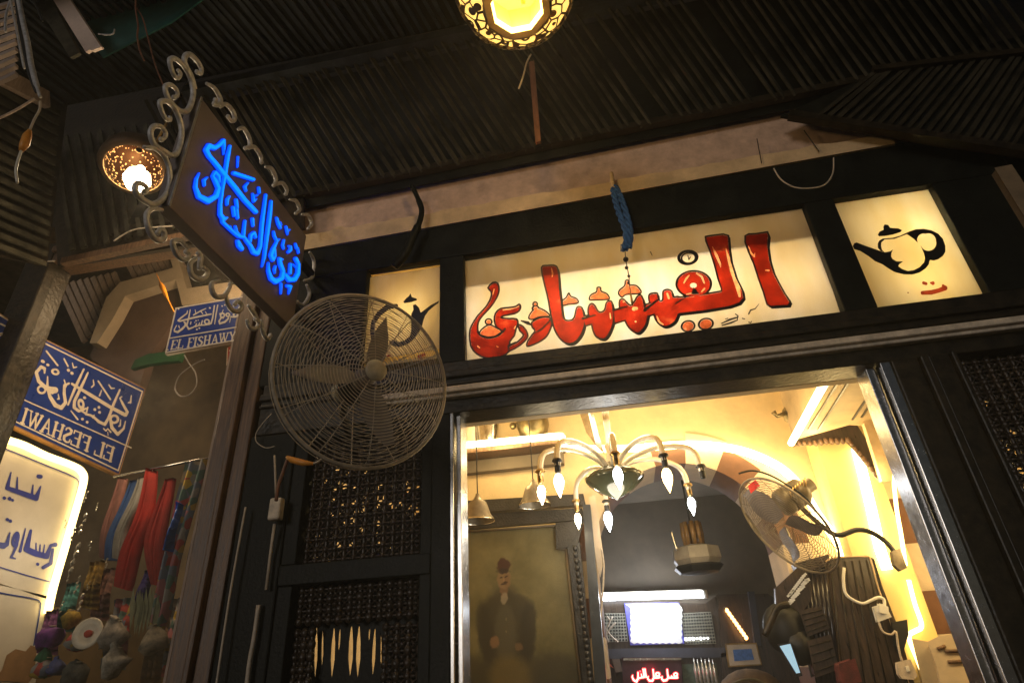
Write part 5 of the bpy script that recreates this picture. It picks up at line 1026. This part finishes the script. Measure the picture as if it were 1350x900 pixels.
# portrait in its carved frame
PY = 5.30; og = lambda x, y: P(x, y, Y=PY)
po = thing('portrait', 'large murky portrait of a seated man in a dark coat in a carved black frame', 'painting', tuple(og(690, 880)))
pm = (og(691, 820)-og(690, 820)).length
D_, G_, K_ = (.058, .052, .032), (.095, .085, .055), (.22, .15, .08)
bl_ = [((668,905),62,40,0,(.05,.045,.03),.7,.9), ((738,892),34,26,.5,D_,.6,.9), ((614,895),26,26,-.4,D_,.6,.8), ((667,836),34,58,0,D_,.35,.95), ((667,802),35,18,0,D_,.4,.95), ((640,832),11,36,-.12,(.045,.04,.027),.5,.9), ((696,832),11,36,.12,(.045,.04,.027),.5,.9),
 ((667,834),14,34,0,G_,.5,.8), ((672,892),26,24,.2,(.15,.115,.045),.7,.8), ((664,777),5.5,9,0,(.17,.10,.055),.5,.9), ((665,788),4,7,0,(.28,.24,.17),.6,.8), ((664,762),9,13,0,K_,.35,.95), ((668,764),4,9,0,(.16,.09,.05),.9,.6), ((664,745),9,10,0,(.055,.02,.016),.35,.95), ((664,752),9,3,0,(.035,.025,.02),.6,.8),
 ((660.6,760),2,1.1,0,(.05,.03,.02),.9,.9), ((667.6,759.6),2,1.1,0,(.05,.03,.02),.9,.9), ((664.6,768),4.4,1.6,0,(.05,.03,.02),.8,.9), ((664.2,763.5),1.2,3,0,(.30,.19,.11),.9,.7), ((652,846),6,6.5,.3,(.20,.12,.065),.6,.9), ((684,852),5,5,0,(.18,.11,.06),.7,.7), ((667,815),1.2,1.2,0,(.2,.17,.1),.6,.6), ((667,832),1.2,1.2,0,(.2,.17,.1),.6,.6)]
cm = painting('murky_oil_canvas', (.15, .135, .062), (.21, .185, .09), [(og(*p_), a_*pm, b_*pm, an_, c_, s_, k_) for p_, a_, b_, an_, c_, s_, k_ in bl_])
prism([(604,700),(757,690),(790,960),(604,960)], og, (0, .02, 0)).build('canvas', cm, po)
fm = mat('carved_black_frame', (.028, .026, .024), .35, 0, .5, 10, .6, 60)
prism([(604,664),(770,654),(773,668),(604,680)], og, (0, -.10, 0)).build('frame_top', fm, po)
prism([(604,681),(768,671),(771,686),(604,700)], og, (0, -.06, 0)).build('frame_top', fm, po)
prism([(733,690),(758,688),(770,686),(763,716),(746,723),(734,724)], og, (0, -.05, 0)).build('frame_corner', fm, po)
prism([(749,722),(765,716),(790,960),(776,960)], og, (0, -.07, 0)).build('frame_side', fm, po)
prism([(769,668),(779,668),(806,960),(789,960)], og, (0, -.10, 0)).build('frame_side', mat('blue_black_frame', (.03, .035, .042), .3, 0, .3, 10), po)
mb = MB()
for k in range(26): mb.sphere(og(759+k*1.0, 724+k*8.6)+Vector((0, -.075, 0)), .022, 7, 4, (1, .6, 1.2))
mb.build('carved_beads', fm, po)
mb = MB().tube([og(747,724)+Vector((0, -.02, 0)), og(773,960)+Vector((0, -.02, 0))], .014, 6); mb.tube([og(604,702)+Vector((0, -.02, 0)), og(734,693)+Vector((0, -.02, 0)), og(735,724)+Vector((0, -.02, 0)), og(747,724)+Vector((0, -.02, 0))], .010, 6); mb.build('inner_bead', M['greywall'], po)
cp = thing('conduit', 'pale pipe and blue-white lit post edge left of the arch', 'pipe', tuple(P(790, 760, Y=5.35)))
MB().prism([P(776,655,Y=5.33), P(785,652,Y=5.33), P(796,738,Y=5.33), P(791,760,Y=5.33), P(784,730,Y=5.33)], (0, .05, 0)).build('cover_strip', M['cream2'], cp)
MB().tube(pix([(793,722),(796,745),(795,775),(792,810),(790,830)], 4, Y=5.3), .008, 6).build('pipe', M['cable_w'], cp)
# ------------------------------------------------------------------ back room
YR = 8.5; oq = lambda x, y: P(x, y, Y=YR-.06)
struct('back_room_wall', MB().box(-2.2, 3.4, YR, YR+.1, 0, 4), M['greywall'])
struct('back_room_ceiling', MB().box(-2.2, 3.4, 6.0, YR, 3.55, 3.6), M['greywall'])
struct('back_room_side', MB().box(-2.3, -2.2, 6.0, YR, 0, 4).box(3.4, 3.5, 6.0, YR, 0, 4), M['greywall'])
bc_ = thing('wooden_wall_unit', 'blue-black wooden wall unit with lattice panels under the white tube lamp', 'wall unit', tuple(oq(870, 880)))
prism([(770,790),(930,795),(946,783),(1012,782),(1040,800),(1080,800),(1100,960),(770,960)], oq, (0, .05, 0)).build('backing', M['darkwood'], bc_)
prism([(780,855),(960,853),(960,866),(780,868)], oq, (0, -.06, 0)).build('rail', mat('blue_grey_paint', (.05, .055, .075), .4, 0, .2, 8), bc_)
prism([(946,790),(957,788),(966,960),(955,960)], oq, (0, -.06, 0)).build('upright', M['darkwood'], bc_)
prism([(985,780),(993,780),(1002,850),(994,850)], oq, (0, -.08, 0)).build('upright', mat('blue_grey_paint_post', (.05, .06, .09), .3, 0, .2, 8), bc_)
def dots(q, nx, ny, nm, r=.014):
    prism(q, lambda x, y: oq(x, y)+Vector((0, -.004, 0)), (0, -.012, 0)).build(nm, mat(nm+'_paint', (.30, .30, .24), .5, 0, .2, 8), bc_)
    mb = MB(); q = [oq(*p) for p in q]
    for i in range(nx):
        for j in range(ny):
            u, v = (i+.5)/nx, (j+.5)/ny; p = q[0].lerp(q[1], u).lerp(q[3].lerp(q[2], u), v); mb.lathe([(r, 0), (r*.6, .01), (r*.5, .002)], p+Vector((0, -.017, 0)), 7, axis=(0, -1, 0))
    mb.build('perforations', M['dark'], bc_)
dots([(899,808),(937,806),(944,848),(903,849)], 11, 10, 'lattice_panel', .012)
dots([(797,808),(824,808),(828,845),(796,846)], 8, 9, 'lattice_panel', .013)
mb = MB()
for k in range(7): mb.sphere(oq(904+k*4.8, 842-.2*k)+Vector((0, -.04, 0)), .018 if k < 5 and k != 3 else .012, 8, 5)
tag(mb.build('light_bar', emis('small_white_bulbs', (.95, .97, 1), 5)), 'row of tiny white lights along the lower edge of the right lattice panel', 'lights')
for x0, x1 in ((899, 945),):
    g_ = thing('glass_rack', 'greenish rack of glass bottles right of the red letter sign', 'rack', tuple(oq(920, 890)))
    prism([(899,875),(944,873),(952,930),(903,930)], oq, (0, -.02, 0)).build('back_panel', mat('green_grey_glass', (.12, .16, .12), .2, 0, .3, 20), g_)
    for k in range(6): MB().lathe([(.02, -.25), (.022, .05), (.008, .09), (.008, .15)], oq(917+k*5, 885+(k % 2)*2)+Vector((0, -.05, 0)), 8).build('bottle', gh, g_)
tb = thing('tube_lamp', 'long white fluorescent tube on the back room wall', 'tube lamp', tuple(oq(860, 785)))
a, c_ = P(789, 787, Y=8.3), P(927, 783, Y=8.3)
MB().tube([a, c_], .042, 10).build('tube', M['tube'], tb); MB().tube([a+Vector((-.05, 0, 0)), a], .05, 10).build('end_cap', M['white'], tb); MB().tube([c_, c_+Vector((.05, 0, 0))], .05, 10).build('end_cap', M['white'], tb)
MB().bar(a+Vector((0, .09, .02)), c_+Vector((0, .09, .02)), .10, .08).build('fixture', M['white'], tb)
lamp('tube_light', tuple((a+c_)/2+Vector((0, -.20, -.16))), 16, (.86, .92, 1), .15, tb)
ps = thing('white_poster', 'overexposed white paper poster with blue zigzag border under the tube lamp', 'poster', tuple(oq(860, 820)))
prism([(823,795),(895,794),(902,848),(831,850)], oq, (0, -.03, 0)).build('border', mat('blue_paper', (.12, .12, .6), .6, 0, .1, 10), ps)
zg = [(824.5,796),(893,795)]+[(899.5-(0 if k % 2 else 1.6), 800+k*4) for k in range(12)]+[(899-k*4.2, 848.5-(0 if k % 2 else 1.8)) for k in range(16)]+[(832-(0 if k % 2 else 1.4), 845-k*4) for k in range(12)]
prism(zg, lambda x, y: oq(x, y)+Vector((0, -.033, 0)), (0, -.004, 0)).build('paper', mat('white_paper', (.86, .86, .86), .6, 0, .03), ps)
rd = thing('red_letter_sign', 'dark box sign with glowing red-rimmed Arabic letters below the white poster', 'sign', tuple(oq(860, 885)))
prism([(820,866),(897,866),(901,930),(822,930)], oq, (0, -.10, 0)).build('box', mat('maroon_acrylic', (.07, .035, .045), .2, 0, .2, 6), rd)
prism([(822,867),(897,866.5),(897,869.5),(822,870)], lambda x, y: oq(x, y)+Vector((0, -.10, 0)), (0, -.02, 0)).build('top_trim', M['steel'], rd)
zr = zm(815, 860, 14.2); ol = lambda x, y: P(x, y, Y=YR-.17)
ls = [[(1105,460,20),(1060,462,20),(990,462,18),(940,462,18),(925,400,15),(918,310,13)],[(1000,462,12),(1000,430,12)],[(945,455,16),(900,512,19),(845,518,19),(812,480,14),(822,440,10)],[(775,455,20),(720,462,20),(668,462,18),(662,400,15),(652,308,13)],[(672,455,16),(640,520,19),(585,520,19),(552,480,14),(560,438,10)],[(500,300,13),(512,380,14),(522,455,14)],[(465,300,12),(480,400,15),(482,455,16),(430,462,15),(395,468,14)],[(430,390,8),(440,440,12)],[(370,360,10),(375,460,16),(345,535,20),(290,510,17),(262,450,14),(270,420,9)],[(410,345,7),(412,347,7)],[(385,500,7),(387,501,7)]]
lr = [tr(zr, s) for s in ls]+[el(zr, 1075, 405, 32, 30, 0, 13), el(zr, 738, 400, 34, 32, 0, 14)]
gr = sdf_grid(lr, .2, 3.5)
lamp('letter_lamp', tuple(oq(858, 885)+Vector((0, -.30, 0))), .9, (1, .02, .05), .1, rd)
ink('letter_rim', [(gr[0], gr[1], gr[2]-1.0)], ol, emis('red_led', (1, .01, .05), 1.1), rd, (0, 0, 0))
ink('lettering', [(gr[0], gr[1], gr[2]+.1)], ol, emis('pale_led_letter', (1, .88, .62), 1.6), rd, (0, -.004, 0))
fp = thing('framed_picture', 'small gold-framed blue picture right of the tube-lit wall unit', 'picture', tuple(oq(977, 865)))
fq = [(954,848),(995,847),(1002,876),(958,879)]
prism(fq, lambda x, y: oq(x, y)+Vector((0, -.10, 0)), (0, -.03, 0)).build('frame', M['brass'], fp)
prism([(956,850),(993.5,849),(1000,874.5),(960,877)], lambda x, y: oq(x, y)+Vector((0, -.131, 0)), (0, -.004, 0)).build('mount', M['cream2'], fp)
prism([(964,856),(988,855),(991.5,869),(966,871)], lambda x, y: oq(x, y)+Vector((0, -.136, 0)), (0, -.003, 0)).build('picture', mat('blue_print', (.08, .20, .50), .4, 0, .3, 30), fp)
mb = MB(); sg_ = thing('string_lights', 'short slanting string of orange lights above the framed picture', 'string lights', tuple(oq(970, 822)))
for k in range(9): mb.sphere(oq(957+k*3.1, 805+k*4.4)+Vector((0, -.1, 0)), .022, 7, 5, (1, 1, 1.3))
mb.build('bulbs', emis('orange_small_bulbs', (1, .45, .12), 7), sg_); MB().tube([oq(955, 803)+Vector((0, -.1, 0)), oq(985, 846)+Vector((0, -.1, 0))], .006, 5).build('wire', M['dark'], sg_)
o = thing('red_carton', 'bright red carton left of the red letter sign', 'carton', tuple(oq(803, 890))); prism([(797,872),(804,876),(808,930),(797,930)], oq, (0, -.12, 0)).build('body', mat('red_card', (.6, .06, .02), .5), o); prism([(797,870),(802,872),(809,880),(804,877)], oq, (0, -.12, 0)).build('flap', mat('red_card_flap', (.65, .10, .04), .5), o)
tag(prism([(807,868),(817,868),(821,884),(812,886)], oq, (0, -.1, 0)).build('grey_box', M['greywall']), 'grey crumpled packet beside the red carton', 'packet')
mb = MB()
for pts in ([(796,845),(803,830),(812,820)], [(802,846),(799,830),(808,812)], [(797,826),(806,838),(815,846)], [(800,812),(804,818),(801,826)]): mb.tube(pix(pts, 4, Y=8.25), .010, 5)
tag(mb.build('cane_ornament', M['cable_w']), 'small pale cane ornament hanging left of the white poster', 'ornament')
# pagoda-shaped pendant under the arch
pq = P(920, 742, Y=6.5); pd = thing('pendant_lantern', 'white octagonal pendant lantern with dark tray under the arch', 'lantern', tuple(pq))
MB().lathe([(.10, -.10), (.20, -.09), (.25, -.04), (.23, -.02)], pq, 8, phase=o8, smooth=False).build('tray', M['dark'], pd)
MB().lathe([(.21, -.02), (.245, .03), (.235, .14), (.12, .17)], pq, 8, phase=o8, smooth=False).build('white_band', mat('greyed_white_band', (.36, .33, .28), .5, 0, .2, 8), pd)
mb = MB()
for k in range(8): mb.lathe([(.02, .17), (.03, .28), (.022, .40)], pq+Vector((.085*math.cos(k*math.pi/4), .085*math.sin(k*math.pi/4), 0)), 6)
mb.build('glass_rods', mat('amber_glass_rod', (.30, .17, .05), .2, 0, .3, 10), pd); MB().tube([pq+Vector((0, 0, .3)), pq+Vector((0, 0, 1.1))], .01, 6).build('rod', M['dark'], pd)
MB().tube(pix([(885,700),(888,712),(893,725)], 4, Y=6.3), .012, 5).build('chain', M['silver'], pd)
# things by the fluted column
lv = thing('reflecting_panel', 'dark panel with shining white louvres left of the fluted column', 'louvre', tuple(P(1025, 770, Y=5.3)))
prism7 = lambda q, Y, d: MB().prism([P(*p, Y=Y) for p in q], (0, d, 0))
prism7([(1022,775),(1062,738),(1070,790),(1040,830),(1024,815)], 5.3, .05).build('panel', M['darkwood'], lv)
mb = MB()
for k in range(12): mb.bar(P(1037+k*2.2, 797-k*2.9, Y=5.26), P(1043+k*2.2, 793-k*2.9+(k % 3), Y=5.26), .022, .012, (0, 1, 0)); mb.bar(P(1038+k*1.8, 786-k*2.4, Y=5.26), P(1043+k*1.8, 782-k*2.4, Y=5.26), .016, .012, (0, 1, 0))
mb.build('reflections', mat('white_reflection', (.8, .82, .85), .3, .2, .1), lv)  # light reflections on the dark panel, modelled as white bars
bg_ = thing('black_bag', 'bulky black bag on the shelf left of the fluted column', 'bag', tuple(P(1035, 840, Y=5.3)))
MB().sphere(P(1036, 828, Y=5.35), .17, 14, 9, (1, .7, 1.1)).sphere(P(1052, 850, Y=5.35), .14, 12, 8).build('body', M['dark'], bg_); MB().tube(pix([(1008,838),(1018,815),(1026,800),(1040,796)], 4, Y=5.2), .025, 7).build('strap', M['black2'], bg_)
sc_ = thing('small_screen', 'small tilted pale blue screen below the black bag', 'screen', tuple(P(1040, 868, Y=5.2)))
prism7([(1026,848),(1043,846),(1058,890),(1050,892)], 5.18, .04).build('casing', M['dark'], sc_); prism7([(1028,851),(1042,848),(1055,886),(1050,887)], 5.17, .006).build('display', emis('pale_blue_display', (.30, .52, .72), .6), sc_)
for k, (lab, q, m) in enumerate((('stacked dark box with ribs right of the black bag', [(1056,806),(1082,800),(1092,826),(1066,836)], M['darkwood']), ('lower dark ribbed box under the stacked one', [(1066,846),(1094,838),(1104,880),(1076,890)], M['darkwood']), ('dull red cloth bundle at the foot of the fluted column', [(1108,876),(1126,870),(1134,896),(1112,900)], cloth('dull_red_cloth', (.10, .02, .02), var=.6)))):
    o = thing(('ribbed_box', 'ribbed_box', 'cloth_bundle')[k], lab, ('box', 'box', 'bundle')[k], tuple(P(*q[0], Y=5.0 if k == 2 else 5.22)))
    Yk = 5.0 if k == 2 else 5.22; prism7(q, Yk, .12).build('body', m, o, .01)
    if k == 2: continue
    mb = MB()
    for j in range(4):
        u = (j+.5)/4; a = P(q[0][0]+(q[3][0]-q[0][0])*u, q[0][1]+(q[3][1]-q[0][1])*u, Y=Yk-.008); b2 = P(q[1][0]+(q[2][0]-q[1][0])*u, q[1][1]+(q[2][1]-q[1][1])*u, Y=Yk-.008); mb.tube([a, b2], .0045, 5)
    mb.build('ribs', M['black2'], o)
pt_ = thing('cushion', 'brownish cushion mound beneath the framed picture', 'cushion', tuple(P(985, 890, Y=7.8)))
MB().sphere(P(992, 918, Y=7.8), .36, 16, 10, (1, .6, .75)).build('cover', cloth('brown_ochre_cloth', (.16, .09, .035), var=.5), pt_); MB().tube(pix([(966,900),(982,895),(1000,896),(1018,906)], 5, Y=7.55), .012, 6).build('piping', M['ochre'], pt_)
# interior wall fan seen from behind
ic = P(1036, 692, Y=4.75); ni = Vector((-.80, -.25, -.55)).normalized(); fi = thing('interior_fan', 'grey wall fan tilted down inside the cafe, before the lit arch', 'fan', tuple(ic))
e1 = ni.orthogonal().normalized(); e2 = ni.cross(e1); RI = .40; pj = lambda r, a, h: ic+e1*(r*math.cos(a))+e2*(r*math.sin(a))+ni*h
mb = MB()
for k in range(20):
    r = .06+k*(RI-.06)/19; mb.tube([pj(r, 2*math.pi*i/44, .06*(1-(r/RI)**2)**.5 if k < 19 else 0) for i in range(44)], .0018 if k < 19 else .009, 4 if k < 19 else 7, True)
    mb.tube([pj(r, 2*math.pi*i/44, -.06*(1-(r/RI)**2)**.5 if k < 19 else 0) for i in range(44)], .0018, 4, True)
for k in range(16): mb.tube([pj(.05, k*math.pi/8, -.06), pj(RI*.7, k*math.pi/8, -.045), pj(RI, k*math.pi/8, 0)], .003, 4)
mb.build('grille', M['motor'], fi)
for k in range(3):
    a0 = k*2.094+.5; vs = []
    for i in range(8):
        t = i/7; r = .05+t*.3; wd = .03+.075*math.sin(math.pi*min(1, t*1.1))
        for s in (-1, 1): vs.append(pj(r, a0, s*.03)+(pj(1, a0+math.pi/2, 0)-ic)*(s*wd))
    f = [(2*i, 2*i+1, 2*i+3, 2*i+2) for i in range(7)]; MB().add(vs, f, True).add([v+ni*.004 for v in vs], [q[::-1] for q in f], True).build('blade', mat('smoky_fan_blade', (.17, .14, .12), .4, 0, .2, 10), fi)
mo = P(1048, 652, Y=4.6)
MB().lathe([(.03, -.14), (.085, -.135), (.10, -.11), (.10, -.06), (.094, -.055), (.10, -.05), (.10, .0), (.094, .005), (.10, .01), (.098, .06), (.07, .09), (.05, .10), (.05, .15), (.03, .16)], mo, 18, axis=(.85, -.1, .42)).build('motor', mat('dirty_motor_metal', (.13, .10, .06), .45, .2, .5, 18), fi)
mb = MB()
for k in range(7):
    a_ = k*.9; mb.tube([mo+Vector((-.06+.02*k, -.09, -.04+.012*k)), mo+Vector((-.05+.02*k, -.105, .02+.012*k))], .006, 5)
mb.build('vent_slots', M['brass'], fi)
MB().prism([P(986,640,Y=4.6), P(996,632,Y=4.6), P(1002,640,Y=4.6), P(990,650,Y=4.6)], (0, .004, 0)).build('red_sticker', mat('red_sticker_paint', (.75, .02, .03), .4), fi)
MB().tube(pix([(1056,668),(1080,690),(1104,705),(1130,698),(1150,702),(1170,716),(1184,735),(1190,748)], 5, Y=4.75), [.018]*36, 8).build('bracket_arm', M['dark'], fi)
MB().prism([P(1176,726,Y=4.72), P(1187,722,Y=4.72), P(1196,748,Y=4.72), P(1188,752,Y=4.72), P(1179,744,Y=4.72)], (0, .05, 0)).build('wall_plate', M['motor'], fi)
MB().tube(pix([(974,624),(992,620),(1015,626),(1040,640),(1062,655),(1078,676)], 5, Y=4.5), .007, 6).build('cable', M['dark'], fi)
# sockets and cable on the panelling
so_ = thing('power_socket', 'white power socket with plugged white cable on the dark panelling', 'socket', tuple(pp_(1165, 808)))
prism7([(1153,800),(1166,796),(1174,812),(1158,818)], PYF-.11, .04).build('plate', M['white'], so_, .006); prism7([(1160,796),(1170,800),(1171,808),(1161,806)], PYF-.15, .04).build('plug', M['white'], so_, .006)
MB().tube(pix([(1113,748),(1112,765),(1115,782),(1126,791),(1138,795),(1148,791),(1158,787),(1165,790),(1166,800)], 5, Y=PYF-.12), .011, 7).build('cable', M['white'], so_)
MB().tube(pix([(1158,818),(1164,832),(1175,836),(1181,832),(1184,850),(1188,868),(1191,872)], 5, Y=PYF-.1), .008, 6).build('cable', M['cable_w'], so_)
MB().prism([P(1176,820,Y=PYF-.09), P(1196,816,Y=PYF-.09), P(1198,836,Y=PYF-.09), P(1188,868,Y=PYF-.09), P(1180,850,Y=PYF-.09)], (0, .03, 0)).build('dark_bracket', M['dark'], so_)
s2 = thing('wall_switch', 'cream wall switch low on the panelling below the plugged socket', 'switch', tuple(pp_(1195, 882)))
prism7([(1184,874),(1200,870),(1208,890),(1204,894),(1190,893),(1186,888)], PYF-.11, .04).build('plate', M['cable_w'], s2, .006); prism7([(1194,878),(1198,877),(1200,884),(1196,885)], PYF-.12, .012).build('rocker', M['white'], s2)
# cream box at lower right
cb2 = thing('cream_wall_box', 'cream rounded plaster box with slots below the banded wall, lower right', 'wall box', tuple(P(1245, 880, Y=5.1)))
prism7([(1228,848),(1240,842),(1268,838),(1276,852),(1300,930),(1250,930),(1240,880)], 5.05, .2).build('body', M['cream2'], cb2, .02)
prism7([(1207,846),(1228,850),(1246,870),(1256,900),(1258,930),(1228,930)], 5.12, .12).build('curved_side', mat('shaded_cream', (.54, .44, .30), .7, 0, .1, 4), cb2, .02)  # darker copy of the cream paints in shade on the curved side
mb = MB()
for a, c_ in (((1236,855),(1246,851)), ((1268,851),(1275,851)), ((1246,858),(1278,857)), ((1250,872),(1272,871))): mb.tube([P(*a, Y=5.045), P(*c_, Y=5.045)], .012, 6)
mb.build('slots', M['brown'], cb2)

# ================================================================== thin haze volume added to soften the lamps and lift shadows
hz = bpy.data.materials.new('bloom_haze'); hz.use_nodes = True; ht = hz.node_tree; ht.nodes.clear()
ho = ht.nodes.new('ShaderNodeOutputMaterial'); hv = ht.nodes.new('ShaderNodeVolumePrincipled'); hv.inputs['Density'].default_value = HAZE; hv.inputs['Color'].default_value = (.93, .92, .88, 1); hv.inputs['Anisotropy'].default_value = .55
ht.links.new(hv.outputs[0], ho.inputs['Volume'])
tag(MB().box(-62, 62, -62, 62, -1.2, 7.5).build('haze', hz), kind='stuff')
